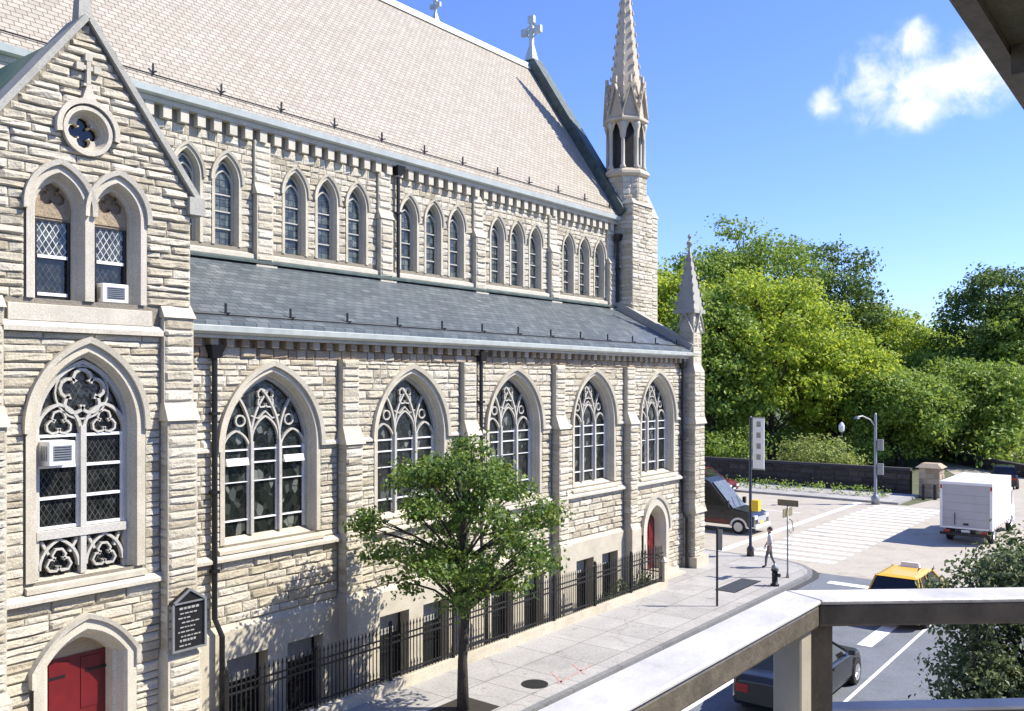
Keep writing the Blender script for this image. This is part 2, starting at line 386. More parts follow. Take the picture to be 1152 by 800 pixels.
class Opening:
    def __init__(s, tc, w, sill, zs, za, o=.2, below=.0): s.__dict__.update(tc=tc, w=w, sill=sill, zs=zs, za=za, o=o, below=below)
    def forb(s, z0, z1):
        if z1 < s.sill - s.below + .02 or z0 > s.za + s.o * 1.1: return None
        zz = z0 + .35 * (z1 - z0)
        h = halfw(s.w + s.o, s.za + s.o * 1.25 - s.zs, zz - s.zs)
        if h < .05: return None
        return (s.tc - h, s.tc + h)

def rock(mb, fr, u0, u1, w0, w1, d):
    nu = max(2, int(round((u1 - u0) / .17))); d *= min(1, .45 + 2.4 * (w1 - w0)); us = [u0 + (u1 - u0) * i / nu for i in range(nu + 1)]
    us[1] = u0 + min(.05, (u1 - u0) * .25); us[-2] = u1 - min(.05, (u1 - u0) * .25)
    hh = w1 - w0; ws = [w0, w0 + hh * .2, w0 + hh * (.45 + .2 * rng.random()), w1 - hh * .14, w1]
    n = len(us); vs = []; fs = []
    tilt = rng.uniform(-.35, .35)
    for j, w in enumerate(ws):
        for i, u in enumerate(us):
            e = i in (0, n - 1) or j in (0, 4)
            dd = .006 if e else d * (rng.uniform(.55, 1.25) + tilt * (i / (n - 1) - .5)) * (1.12 if j == 1 else (1.0 if j == 2 else .8))
            ju = 0 if e else rng.uniform(-.02, .02); jw = 0 if e else rng.uniform(-.018, .018)
            vs.append(fr(u + ju, w + jw, dd))
    for j in range(4):
        for i in range(n - 1):
            a = j * n + i; fs.append((a, a + 1, a + 1 + n, a + n))
    mb.add(vs, fs)

def courses(z0, z1, lo=.2, hi=.34):
    zs = [z0]
    while zs[-1] < z1 - 1e-6:
        h = rng.uniform(lo, hi)
        if z1 - zs[-1] - h < lo * .7: h = z1 - zs[-1]
        zs.append(min(z1, zs[-1] + h))
    return zs

def rockwall(mb, fr, u0, u1, z0, z1, holes=(), limits=None, dep=(.025, .062), lo=.12, hi=.25, lmin=.24, lmax=.85):
    zs = courses(z0, z1, lo, hi); g = .012
    for a, b in zip(zs[:-1], zs[1:]):
        U0, U1 = u0, u1
        if limits:
            l = limits(b)
            U0, U1 = max(U0, l[0]), min(U1, l[1])
        segs = [(U0, U1)]
        for h in holes:
            fb = h.forb(a, b)
            if not fb: continue
            ns = []
            for p, q in segs:
                if fb[1] <= p or fb[0] >= q: ns.append((p, q)); continue
                if fb[0] > p: ns.append((p, fb[0]))
                if fb[1] < q: ns.append((fb[1], q))
            segs = ns
        for p, q in segs:
            if q - p < .06: continue
            x = p
            while x < q - 1e-6:
                l = rng.uniform(lmin, lmax)
                if q - x - l < lmin * .8: l = q - x if q - x < lmax * 1.2 else (q - x) / 2
                rock(mb, fr, x + g, min(q, x + l) - g, a + g, b - g, rng.uniform(*dep))
                x += l

def frY(y): return lambda u, w, d: (u, y - d, w)        # wall facing the street
def frXn(x): return lambda u, w, d: (x - d, u, w)       # wall facing west (towards the lens)
def frXp(x): return lambda u, w, d: (x + d, u, w)

def xz(y): return lambda x, z: (x, y, z)
def surround(mb, tc, w, sill, zs, za, prof, n=12):
    """prof: list of (offset, y); lofts concentric outlines"""
    mb.loft([[(x, y, z) for x, z in outline(tc, w + o, sill, zs, za + o * 1.2, n)] for o, y in prof])
def hood(mb, tc, w, zs, za, o0, o1, y0, y1, n=14, drop=.0):
    def ring(o): 
        p = arch(tc, w + o, zs, za + o * 1.2, n)
        return ([(p[0][0], zs - drop)] if drop else []) + p + ([(p[-1][0], zs - drop)] if drop else [])
    A, B = ring(o1), ring(o0); C = [(x, z) for x, z in B]
    rings = [[(x, y1, z) for x, z in A], [(x, y0, z) for x, z in A], [(x, y0 + .02, z) for x, z in B], [(x, y1, z) for x, z in B]]
    mb.loft(rings)
    for k in (0, -1): mb.add([r[k] for r in rings], [(0, 1, 2, 3)])
def stringcourse(mb, x0, x1, y, z, h=.14, p=.12):
    mb.add([(x0, y + .02, z + h), (x0, y - p * .3, z + h), (x0, y - p, z + h * .45), (x0, y - p, z), (x0, y + .02, z),
            (x1, y + .02, z + h), (x1, y - p * .3, z + h), (x1, y - p, z + h * .45), (x1, y - p, z), (x1, y + .02, z)],
           [(0, 1, 6, 5), (1, 2, 7, 6), (2, 3, 8, 7), (3, 4, 9, 8), (4, 3, 2, 1, 0), (5, 6, 7, 8, 9)])

# ================================================================== CHURCH
church = empty('stone_church', (22, 18, 0))
tag(church, 'long pale rock-faced stone church with steep roof, gabled porch bay and slender turret', 'church')

B = 4.82
WC = [13.47 + B * i for i in range(5)]
BUT = [15.84 + B * i for i in range(4)]
END = 35.0
A_SILL, A_SPR, A_APX, A_W = 4.36, 6.6, 8.40, 1.34
YG = FAC + .34
awin = [Opening(c, A_W, A_SILL, A_SPR, A_APX, .12, .3) for c in WC]
# ---- aisle wall: backing sheet with the openings cut through it
bw = []          # basement windows (x0,x1)
for i in range(4): bw += [(WC[i] - 1.34, WC[i] - .2), (WC[i] + .38, WC[i] + 1.5)]
door5 = dict(tc=32.5, w=.78, sill=.35, zs=2.1, za=3.05)
mb = MB()
outer = [(10.6, -1.1), (END + .5, -1.1), (END + .5, 9.2), (10.6, 9.2)]
loops = [[(x, FAC, z) for x, z in outer]]
for c in WC: loops.append([(x, FAC, z) for x, z in outline(c, A_W, A_SILL, A_SPR, A_APX)])
for a, b in bw: loops.append([(a, FAC, -.6), (b, FAC, -.6), (b, FAC, 1.7), (a, FAC, 1.7)])
loops.append([(x, FAC, z) for x, z in outline(door5['tc'], door5['w'], door5['sill'], door5['zs'], door5['za'])])
mb.poly(loops)
mb.box(10.6, END + .5, FAC + .9, FAC + 1.0, -1.1, 9.2)      # inner leaf, keeps the interior dark
aisle_wall = mb.build('aisle_wall', 'joint', church)
holes = awin + [Opening(door5['tc'], door5['w'], door5['sill'], door5['zs'], door5['za'], .3, .3)]
for x0, x1 in zip([10.7] + [b + .33 for b in BUT], [b - .33 for b in BUT] + [END]):
    mb = MB(); rockwall(mb, frY(FAC), x0, x1, 4.16, 6.6, holes); rockwall(mb, frY(FAC), x0, x1, 6.6, 8.72, holes)
    rockwall(mb, frY(FAC), x0, x1, 2.52, 4.0, holes, lmin=.4, lmax=1.1, lo=.17, hi=.26)
    if x0 > 29: rockwall(mb, frY(FAC), 30.65, END, .0, 2.5, holes)
    mb.build('rock_facing', 'rock', church)
# basement band, smooth, standing a little proud, with the areaway windows
mb = MB()
lo = [[(10.7, FAC - .1, -1.1), (30.6, FAC - .1, -1.1), (30.6, FAC - .1, 2.36), (10.7, FAC - .1, 2.36)]]
for a, b in bw: lo.append([(a, FAC - .1, -.6), (b, FAC - .1, -.6), (b, FAC - .1, 1.7), (a, FAC - .1, 1.7)])
mb.poly(lo)
mb.add([(10.7, FAC - .1, 2.36), (30.6, FAC - .1, 2.36), (30.6, FAC + .01, 2.52), (10.7, FAC + .01, 2.52)], [(0, 1, 2, 3)])
mb.add([(30.6, FAC - .1, -1.1), (30.6, FAC, -1.1), (30.6, FAC, 2.5), (30.6, FAC - .1, 2.36)], [(0, 1, 2, 3)])
for a, b in bw:
    for p, q in (((a, -.6), (a, 1.7)), ((a, 1.7), (b, 1.7)), ((b, 1.7), (b, -.6)), ((b, -.6), (a, -.6))):
        mb.add([(p[0], FAC - .1, p[1]), (q[0], FAC - .1, q[1]), (q[0], FAC + .35, q[1]), (p[0], FAC + .35, p[1])], [(0, 1, 2, 3)])
mb.build('basement_band', 'dress', church)
for k, (a, b) in enumerate(bw):
    f = MB().box(a, a + .07, FAC + .26, FAC + .34, -.6, 1.7).box(b - .07, b, FAC + .26, FAC + .34, -.6, 1.7).box(a + .07, b - .07, FAC + .26, FAC + .34, 1.62, 1.7).box(a + .07, b - .07, FAC + .26, FAC + .34, .5, .57).build('basement_window', 'iron', church)
    MB().box(a + .07, b - .07, FAC + .29, FAC + .31, -.6, 1.62).build('pane', 'darkglass', f)
    MB().box(a + .08, b - .08, FAC + .265, FAC + .285, 1.62 - rng.uniform(.4, .62), 1.62).build('blind', 'blind', f)

# ---- string courses
for i, (x0, x1) in enumerate(zip([10.7] + [b + .3 for b in BUT], [b - .3 for b in BUT] + [END])):
    c = WC[i]
    for p, q, z, h, d in ((x0, x1, 4.0, .17, .16), (x0, c - A_W - .23, 6.54, .12, .1), (c + A_W + .23, x1, 6.54, .12, .1)):
        mb = MB(); stringcourse(mb, p, q, FAC, z, h, d); mb.build('string_course', 'dressw', church)

# ---- aisle windows
def light_head(mb, c, w, z0, za, y0, y1, th=.05): mb.strip(arch(c, w, z0, za, 8), th, y0, y1)
def aisle_window(tc, hopper=False):
    mb = MB()
    surround(mb, tc, A_W, A_SILL, A_SPR, A_APX, [(.13, FAC - .03), (.015, FAC - .035), (0, FAC - .02), (-.04, FAC + .08), (-.04, FAC + .12), (-.085, FAC + .16), (-.095, FAC + .38)])
    hood(mb, tc, A_W, A_SPR, A_APX, .12, .23, FAC - .13, FAC + .01, drop=.06)
    mb.hexa([(tc - A_W - .2, FAC - .12, A_SILL - .2), (tc + A_W + .2, FAC - .12, A_SILL - .2), (tc + A_W + .2, FAC + .3, A_SILL - .2), (tc - A_W - .2, FAC + .3, A_SILL - .2)],
            [(tc - A_W - .2, FAC - .12, A_SILL - .12), (tc + A_W + .2, FAC - .12, A_SILL - .12), (tc + A_W + .2, FAC + .44, A_SILL + .16), (tc - A_W - .2, FAC + .44, A_SILL + .16)])
    w = mb.build('aisle_window', 'dress', church)
    gw = A_W - .095; gs = A_SILL + .12; ga = A_APX - .115
    t = MB(); y0, y1 = YG - .1, YG + .03
    q = gw / 3
    t.strip(outline(tc, gw - .02, gs, A_SPR, ga - .02, 12), .07, y0, y1)
    rise = ga - A_SPR
    for s in (-1, 1):
        m = tc + s * q
        t.strip([(m, gs), (m, A_SPR + .12)], .08, y0 - .03, y1)
        # mullion forks into two curves that follow the main arch
        Rr = (gw * gw + rise * rise) / (2 * gw)
        for d in (-1, 1):
            pts = []
            for k in range(12):
                h = .12 + 1.25 * k / 11
                x = m + d * (Rr - math.sqrt(max(0, Rr * Rr - (h - .12) ** 2))) * 1.0
                if abs(x - tc) > halfw(gw, rise, h): break
                pts.append((x, A_SPR + h))
            if len(pts) > 2: t.strip(pts, .05, y0 + .012 * (d + 1), y1 - .012)
        light_head(t, tc + s * 2 * q, q * .92, A_SPR - .12, A_SPR + .38, y0 + .02, y1 - .01, .042)
        t.strip(circ(tc + s * q * 1.72, A_SPR + .62,   .13, 12), .035, y0 + .03, y1 - .02, True)
    light_head(t, tc, q * .94, A_SPR + .14, A_SPR + .72, y0 + .02, y1 - .01, .045)
    t.strip(foil(tc, A_SPR + 1.16, .27, 4, 6, PI / 4), .04, y0 + .015, y1 - .02, True)
    t.strip([(tc - q, A_SPR + .74), (tc - q * .5, A_SPR + .66), (tc, A_SPR + .84), (tc + q * .5, A_SPR + .66), (tc + q, A_SPR + .74)], .035, y0 + .025, y1 - .02)
    t.build('tracery', 'trace', w)
    b = MB()
    for z in (4.84, 5.75, 6.2, 6.52): b.strip([(tc - gw + .03, z), (tc + gw - .03, z)], .035 if z != 5.75 else .018, y0 + .04, y1 - .03)
    for k in range(3):
        for s in (-1, 1): b.strip([(tc + (k - 1) * 2 * q + s * (q - .065), gs), (tc + (k - 1) * 2 * q + s * (q - .065), A_SPR)], .03, y0 + .045, y1 - .03)
    b.build('glazing_bar', 'white', w)
    if hopper:
        for s in (-1, 1):
            MB().hexa([(tc + s * 2 * q - .3, y0 - .06, 6.16), (tc + s * 2 * q + .3, y0 - .06, 6.16), (tc + s * 2 * q + .3, y0 + .03, 6.16), (tc + s * 2 * q - .3, y0 + .03, 6.16)],
                      [(tc + s * 2 * q - .3, y0 - .01, 6.33), (tc + s * 2 * q + .3, y0 - .01, 6.33), (tc + s * 2 * q + .3, y0 + .03, 6.33), (tc + s * 2 * q - .3, y0 + .03, 6.33)]).build('hopper_vent', 'white', w)
    g = MB(); g.poly([[(x, YG, z) for x, z in outline(tc, gw, gs - .05, A_SPR, ga)]]); g.build('glass', 'stain', w)
for i, c in enumerate(WC): aisle_window(c, i == 0)

# ---- buttresses of the aisle
def buttress(tc, p0, p1, p2, w, top):
    mb = MB(); core = MB(); h = w / 2
    core.box(tc - h - .06, tc + h + .06, FAC - p0 - .02, FAC + .05, -1.1, 2.42)
    core.hexa([(tc - h - .06, FAC - p0 - .02, 2.42), (tc + h + .06, FAC - p0 - .02, 2.42), (tc + h + .06, FAC + .05, 2.42), (tc - h - .06, FAC + .05, 2.42)],
              [(tc - h, FAC - p1 + .02, 2.62), (tc + h, FAC - p1 + .02, 2.62), (tc + h, FAC + .05, 2.62), (tc - h, FAC + .05, 2.62)])
    core.box(tc - h + .01, tc + h - .01, FAC - p1 + .02, FAC + .04, 2.622, 6.52)
    core.hexa([(tc - h - .05, FAC - p1 - .06, 6.52), (tc + h + .05, FAC - p1 - .06, 6.52), (tc + h + .05, FAC + .05, 6.52), (tc - h - .05, FAC + .05, 6.52)],
              [(tc - h, FAC - p2, 6.98), (tc + h, FAC - p2, 6.98), (tc + h, FAC + .05, 6.98), (tc - h, FAC + .05, 6.98)])
    core.box(tc - h + .01, tc + h - .01, FAC - p2 + .02, FAC + .04, 6.982, top)
    b = core.build('buttress', 'dress', church)
    rockwall(mb, frY(FAC - p1 + .02), tc - h, tc + h, 2.64, 6.5, lmin=.5, lmax=.7)
    rockwall(mb, frY(FAC - p2 + .02), tc - h, tc + h, 7.0, top, lmin=.5, lmax=.7)
    rockwall(mb, frXn(tc - h + .01), FAC - p1 + .02, FAC, 2.64, 6.5, lmin=.2, lmax=.4, dep=(.02, .04))
    mb.build('rock_facing', 'rock', b)
for t in BUT: buttress(t, .42, .34, .2, .58, 8.75)

# ---- aisle cornice: brown corbel course, gutter and copper edge
mb = MB(); rockwall(mb, frY(FAC - .02), 10.75, END, 8.72, 8.98, lmin=.25, lmax=.6)
x = 10.8
while x < END - .2:
    mb.box(x, x + .2, FAC - .2, FAC, 8.98, 9.16); x += .42
mb.build('corbel_course', 'rockred', church)
MB().box(10.78, END + .1, FAC - .26, FAC + .4, 9.16, 9.24).build('cornice', 'dress', church)
mb = MB(); mb.add([(10.75, FAC - .3, 9.24), (10.75, FAC - .44, 9.30), (10.75, FAC - .47, 9.42), (10.75, FAC - .40, 9.44), (10.75, FAC - .2, 9.44),
                   (END + .15, FAC - .3, 9.24), (END + .15, FAC - .44, 9.30), (END + .15, FAC - .47, 9.42), (END + .15, FAC - .40, 9.44), (END + .15, FAC - .2, 9.44)],
                  [(0, 1, 6, 5), (1, 2, 7, 6), (2, 3, 8, 7), (3, 4, 9, 8), (4, 3, 2, 1, 0), (5, 6, 7, 8, 9)])
mb.build('gutter', 'copper', church)
NV = 21.6
def slope(mb, x0, x1, ya, za, yb, zb, th=.12):
    mb.add([(x0, ya, za), (x1, ya, za), (x1, yb, zb), (x0, yb, zb), (x0, ya, za - th), (x1, ya, za - th), (x1, yb, zb - th), (x0, yb, zb - th)],
           [(0, 1, 2, 3), (7, 6, 5, 4), (0, 4, 5, 1), (1, 5, 6, 2), (2, 6, 7, 3), (3, 7, 4, 0)])
mb = MB(); slope(mb, 10.7, END, FAC - .38, 9.52, NV + .02, 11.62); mb.build('aisle_roof', 'aisle', church)
mb = MB(); slope(mb, 10.7, END, NV - .3, 11.60, NV + .0, 11.76, .06); mb.build('roof_flashing', 'copperd', church)
sg = MB().box(-.022, .022, -.02, .02, -.03, .25).box(-.02, .02, -.16, -.04, 0, .03).build('snow_guard', 'iron', church)
sg.matrix_parent_inverse = church.matrix_basis.inverted()
pos_a = [(12.2 + 1.86 * k, FAC + .05, 9.74) for k in range(13)]
pos_n = [(6.3 + 2.02 * k, NV - .12, 16.14) for k in range(15)]
for k, p in enumerate(pos_a + pos_n):
    o = sg if k == 0 else copy_part(sg, church)
    o.location = p
mb = MB().tube([(10.8, FAC - .05, 9.72), (END, FAC - .05, 9.72)], .018, 5); mb.build('snow_rail', 'iron', church)
mb = MB().tube([(4, NV - .2, 16.08), (END, NV - .2, 16.08)], .018, 5); mb.build('snow_rail', 'iron', church)

# ---- clerestory
C_SILL, C_SPR, C_APX, C_W = 11.97, 13.78, 14.44, .375
CC = []
for i in range(5):
    for k in (-1, 0, 1): CC.append(WC[i] - .08 + 1.23 * k)
CBUT = [b - .08 for b in BUT]
mb = MB()
loops = [[(4, NV, 9.5), (END + .2, NV, 9.5), (END + .2, NV, 15.7), (4, NV, 15.7)]]
for c in CC: loops.append([(x, NV, z) for x, z in outline(c, C_W, C_SILL, C_SPR, C_APX, 9)])
mb.poly(loops); mb.box(-2, END + .2, NV + .7, NV + .8, 0, 15.7)
mb.build('clerestory_wall', 'joint', church)
ch = [Opening(c, C_W, C_SILL, C_SPR, C_APX, .09, .3) for c in CC]
for x0, x1 in zip([4] + [b + .28 for b in CBUT], [b - .28 for b in CBUT] + [END]):
    mb = MB(); rockwall(mb, frY(NV), x0, x1, 11.98, 15.05, ch, lo=.16, hi=.26, lmin=.2, lmax=.5); mb.build('rock_facing', 'rock', church)
for i in range(5):
    x0 = (CBUT[i - 1] + .28) if i else 10.6; x1 = (CBUT[i] - .28) if i < 4 else END
    mb = MB(); mb.hexa([(x0, NV - .14, 11.62), (x1, NV - .14, 11.62), (x1, NV + .3, 11.62), (x0, NV + .3, 11.62)], [(x0, NV - .14, 11.8), (x1, NV - .14, 11.8), (x1, NV + .36, 12.0), (x0, NV + .36, 12.0)])
    mb.build('clerestory_sill', 'dressw', church)
def lancet(c):
    mb = MB()
    surround(mb, c, C_W, C_SILL, C_SPR, C_APX, [(.10, NV - .03), (.01, NV - .035), (-.03, NV + .08), (-.045, NV + .26)], 9)
    hood(mb, c, C_W, C_SPR, C_APX, .09, .16, NV - .1, NV + .01, 9, .05)
    w = mb.build('clerestory_window', 'dress', church)
    gw = C_W - .045
    g = MB(); g.poly([[(x, NV + .22, z) for x, z in outline(c, gw, C_SILL, C_SPR, C_APX - .08, 8)]]); g.build('glass', 'glassc', w)
    b = MB()
    b.strip(outline(c, gw - .025, C_SILL + .06, C_SPR, C_APX - .12, 8), .05, NV + .16, NV + .23)
    for z in (12.45, 12.93, 13.4): b.strip([(c - gw, z), (c + gw, z)], .035, NV + .17, NV + .23)
    b.strip(arch(c, gw * .9, C_SPR - .12, C_SPR + .3, 6), .045, NV + .165, NV + .23)
    b.build('glazing_bar', 'trace', w)
for c in CC: lancet(c)
for t in CBUT + [END - .25]:
    core = MB(); h = .28
    core.box(t - h, t + h, NV - .22, NV + .05, 11.35, 13.55)
    core.hexa([(t - h - .04, NV - .27, 13.55), (t + h + .04, NV - .27, 13.55), (t + h + .04, NV + .05, 13.55), (t - h - .04, NV + .05, 13.55)],
              [(t - h, NV - .1, 13.85), (t + h, NV - .1, 13.85), (t + h, NV + .05, 13.85), (t - h, NV + .05, 13.85)])
    core.box(t - h + .01, t + h - .01, NV - .1, NV + .05, 13.852, 15.1)
    b = core.build('buttress', 'dress', church)
    mb = MB(); rockwall(mb, frY(NV - .21), t - h, t + h, 11.62, 13.53, lmin=.5, lmax=.7, lo=.18, hi=.27); rockwall(mb, frY(NV - .09), t - h, t + h, 13.88, 15.08, lmin=.5, lmax=.7, lo=.18, hi=.27)
    mb.build('rock_facing', 'rock', b)
    MB().box(t - h - .08, t + h + .08, NV - .3, NV, 11.3, 11.5).build('buttress_foot', 'dressw', b)
mb = MB(); x = 4.1
while x < END - .1:
    mb.box(x, x + .24, NV - .2, NV, 15.05, 15.38); x += .5
mb.build('corbel_course', 'dressw', church)
MB().box(4, END + .2, NV - .24, NV + .3, 15.38, 15.52).build('cornice', 'dress', church)
mb = MB(); mb.add([(4, NV - .26, 15.52), (4, NV - .4, 15.56), (4, NV - .44, 15.72), (4, NV - .36, 15.75), (4, NV, 15.75), (END + .3, NV - .26, 15.52), (END + .3, NV - .4, 15.56), (END + .3, NV - .44, 15.72), (END + .3, NV - .36, 15.75), (END + .3, NV, 15.75)],
                  [(0, 1, 6, 5), (1, 2, 7, 6), (2, 3, 8, 7), (3, 4, 9, 8), (4, 3, 2, 1, 0), (5, 6, 7, 8, 9)])
mb.build('gutter', 'copper', church)

# ---- nave roof, east gable, ridge
RY, RZ = 26.4, 23.72
mb = MB(); slope(mb, -3, END + .02, NV - .34, 15.78, RY, RZ, .2); mb.build('nave_roof', 'nave', church)
mb = MB(); slope(mb, -3, END + .02, 2 * RY - NV + .34, 15.78, RY, RZ, .2); mb.build('rear_roof', 'nave', church)
MB().hexa([(-3, RY - .2, RZ - .2), (END, RY - .2, RZ - .2), (END, RY + .2, RZ - .2), (-3, RY + .2, RZ - .2)], [(-3, RY - .05, RZ + .14), (END, RY - .05, RZ + .14), (END, RY + .05, RZ + .14), (-3, RY + .05, RZ + .14)]).build('ridge_cap', 'copper', church)
mb = MB(); mb.prism([(NV, 0), (2 * RY - NV, 0), (2 * RY - NV, 15.6), (RY, RZ - .05), (NV, 15.6)], lambda a, b: (END, a, b), lambda a, b: (END + .55, a, b))
mb.box(-3, END, 2 * RY - NV - .4, 2 * RY - NV, 0, 15.6); mb.box(-3, -2.6, NV + .1, 2 * RY - NV - .41, 0, 15.6)
mb.build('gable_wall', 'joint', church)
def rake(mb, t0, t1, ya, za, yb, zb, up, dn):
    d = Vector((0, yb - ya, zb - za)).normalized(); n = Vector((0, -d.z, d.y))
    if n.z < 0: n = -n
    A, Bq = Vector((0, ya, za)), Vector((0, yb, zb)); ring = []
    for P in (A, Bq):
        ring.append([(t, (P + n * o).y, (P + n * o).z) for t, o in ((t0, dn), (t1, dn), (t1, up), (t0, up))])
    mb.loft(ring, True, True, True)
mb = MB(); rake(mb, END - .06, END + .62, NV - .36, 15.75, RY, RZ + .1, .42, -.1); rake(mb, END - .06, END + .62, 2 * RY - NV + .36, 15.75, RY, RZ + .1, .42, -.1)
mb.build('gable_coping', 'copperd', church)
def cross(mb, x, y, z, h, s=1.0):     # carved cross with flared ends facing west and east
    th = .07 * s
    mb.hexa([(x - .2 * s, y - .2 * s, z), (x + .2 * s, y - .2 * s, z), (x + .2 * s, y + .2 * s, z), (x - .2 * s, y + .2 * s, z)], [(x - .07 * s, y - .07 * s, z + h * .38), (x + .07 * s, y - .07 * s, z + h * .38), (x + .07 * s, y + .07 * s, z + h * .38), (x - .07 * s, y + .07 * s, z + h * .38)])
    c = z + h * .7
    mb.box(x - th, x + th, y - th, y + th, z + h * .36, z + h)
    mb.box(x - th * .9, x + th * .9, y - h * .22, y + h * .22, c - th, c + th)
    for dy, dz in ((0, h * .27), (-h * .2, 0), (h * .2, 0)):
        mb.box(x - th * 1.1, x + th * 1.1, y + dy - th * 2, y + dy + th * 2, c + dz - th * 2, c + dz + th * 2)
    pts = [(math.cos(a) * h * .13, math.sin(a) * h * .13) for a in [2 * PI * k / 12 for k in range(12)]]
    mb.loft([[(x, y + p * r, c + q * r) for p, q in pts] for r in (1.0, 1.35)] , True)
mb = MB(); cross(mb, END + .25, RY, RZ + .35, 2.1, 1.25); mb.build('gable_cross', 'copper', church)
mb = MB(); cross(mb, 28.4, RY + .1, RZ + .12, 1.0, .7); mb.build('ridge_cross', 'copper', church)
mb = MB(); rake(mb, END - .05, END + .4, FAC - .35, 9.5, NV, 11.7, .3, -.12); mb.build('aisle_coping', 'coping', church)
mb = MB(); mb.prism([(FAC, 0), (NV, 0), (NV, 11.7), (FAC, 9.3)], lambda a, b: (END, a, b), lambda a, b: (END + .4, a, b)); mb.build('aisle_end_wall', 'joint', church)

# ---- turret at the corner of the nave
TX, TY = 36.05, 21.5
trt = MB(); s_ = .92
trt.box(TX - s_ + .03, TX + s_ - .03, TY - s_ + .03, TY + s_ - .03, 0, 16.3)
trt.hexa([(TX - s_ - .05, TY - s_ - .05, 16.3), (TX + s_ + .05, TY - s_ - .05, 16.3), (TX + s_ + .05, TY + s_ + .05, 16.3), (TX - s_ - .05, TY + s_ + .05, 16.3)],
         [(TX - s_ + .12, TY - s_ + .12, 16.55), (TX + s_ - .12, TY - s_ + .12, 16.55), (TX + s_ - .12, TY + s_ - .12, 16.55), (TX - s_ + .12, TY + s_ - .12, 16.55)])
turret = trt.build('turret', 'dress', church)
mb = MB(); rockwall(mb, frY(TY - s_ + .03), TX - s_, TX + s_, 10.4, 16.28, lmin=.35, lmax=.8); rockwall(mb, frXn(TX - s_ + .03), TY - s_, TY + s_, 10.4, 16.28, lmin=.35, lmax=.8)
O8 = PI / 8
rO = .98
for k in range(8):
    a = O8 + k * PI / 4; b = a + PI / 4
    p = Vector((TX + rO * math.cos(a), TY + rO * math.sin(a), 0)); q = Vector((TX + rO * math.cos(b), TY + rO * math.sin(b), 0)); d = (q - p); l = d.length; d /= l; nn = Vector((d.y, -d.x, 0))
    rockwall(mb, lambda u, w, dd, p=p, d=d, nn=nn: tuple(p + d * u + nn * (dd * .7) + Vector((0, 0, w))), 0, l, 16.5, 17.6, lmin=.35, lmax=.5, lo=.24, hi=.3)
mb.build('rock_facing', 'rock', turret)
mb = MB(); mb.lathe(TX, TY, [(rO, 16.4), (rO - .01, 17.6), (rO + .08, 17.64), (rO + .15, 17.74), (rO + .12, 17.86), (rO - .06, 18.0), (rO - .08, 18.0)], 8, O8)
mb.lathe(TX, TY, [(rO - .04, 20.12), (rO + .09, 20.2), (rO + .09, 20.3), (rO - .06, 20.42)], 8, O8)
mb.build('turret_stage', 'tan', turret)
MB().lathe(TX, TY, [(.62, 18.0), (.62, 20.2)], 8, O8).build('opening_shade_core', 'louvre', turret)  # added dark core, no real louvres: paints the shade between the colonnettes
colm = []
for k in range(8):
    a = O8 + k * PI / 4
    mb = MB().lathe(TX + (rO - .14) * math.cos(a), TY + (rO - .14) * math.sin(a), [(.14, 17.98), (.14, 18.1), (.09, 18.2), (.085, 19.75), (.12, 19.85), (.17, 20.0), (.17, 20.13)], 8)
    mb.build('colonnette', 'dressw', turret, True)
mb = MB()
for k in range(8):      # pointed openings and gablets between the columns
    a = k * PI / 4; d = Vector((-math.sin(a), math.cos(a), 0)); n = Vector((math.cos(a), math.sin(a), 0)); apo = rO * math.cos(O8)
    C = Vector((TX, TY, 0)) + n * (apo - .06)
    f = lambda u, w, off=0: tuple(C + d * u + n * off + Vector((0, 0, w)))
    hw = rO * math.sin(O8) * .95
    mb.poly([[f(-hw, 19.4), f(-hw, 20.3), f(0, 21.75), f(hw, 20.3), f(hw, 19.4), f(hw * .62, 19.4), f(hw * .5, 19.75), f(0, 20.2), f(-hw * .5, 19.75), f(-hw * .62, 19.4)]])
    for s in (-1, 1):
        mb.loft([[f(s * hw * 1.15, 20.3, -.04), f(s * hw * 1.15, 20.3, .14), f(s * hw * 1.15, 20.48, .14), f(s * hw * 1.15, 20.48, -.04)], [f(0, 21.75, -.04), f(0, 21.75, .14), f(0, 21.95, .14), f(0, 21.95, -.04)]], True, True, True)
    for j in range(3): 
        for s in (-1, 1):
            u = s * hw * (1.05 - .33 * j); z = 20.6 + .43 * j; c = Vector(f(u, z, .06)); mb.box(c.x - .05, c.x + .05, c.y - .05, c.y + .05, c.z - .05, c.z + .09)
    c = Vector(f(0, 21.95, .05)); mb.box(c.x - .06, c.x + .06, c.y - .06, c.y + .06, c.z, c.z + .3)
mb.build('turret_gablets', 'tan', turret)
mb = MB(); mb.lathe(TX, TY, [(rO - .1, 20.4), (.05, 27.8), (.0, 27.9)], 8, O8)
spire = mb.build('spire', 'tan', turret)
mb = MB()
for k in range(8):
    a = O8 + k * PI / 4
    for j in range(13):
        z = 21.3 + .5 * j; r = (rO - .1) * (27.8 - z) / 7.4 + .05; x, y = TX + r * math.cos(a), TY + r * math.sin(a); q = .038 if j < 9 else .026
        mb.hexa([(x - q, y - q, z), (x + q, y - q, z), (x + q, y + q, z), (x - q, y + q, z)], [(x - q * .3, y - q * .3, z + .2), (x + q * .3, y - q * .3, z + .2), (x + q * .3, y + q * .3, z + .2), (x - q * .3, y + q * .3, z + .2)])
mb.build('crocket', 'tan', turret)
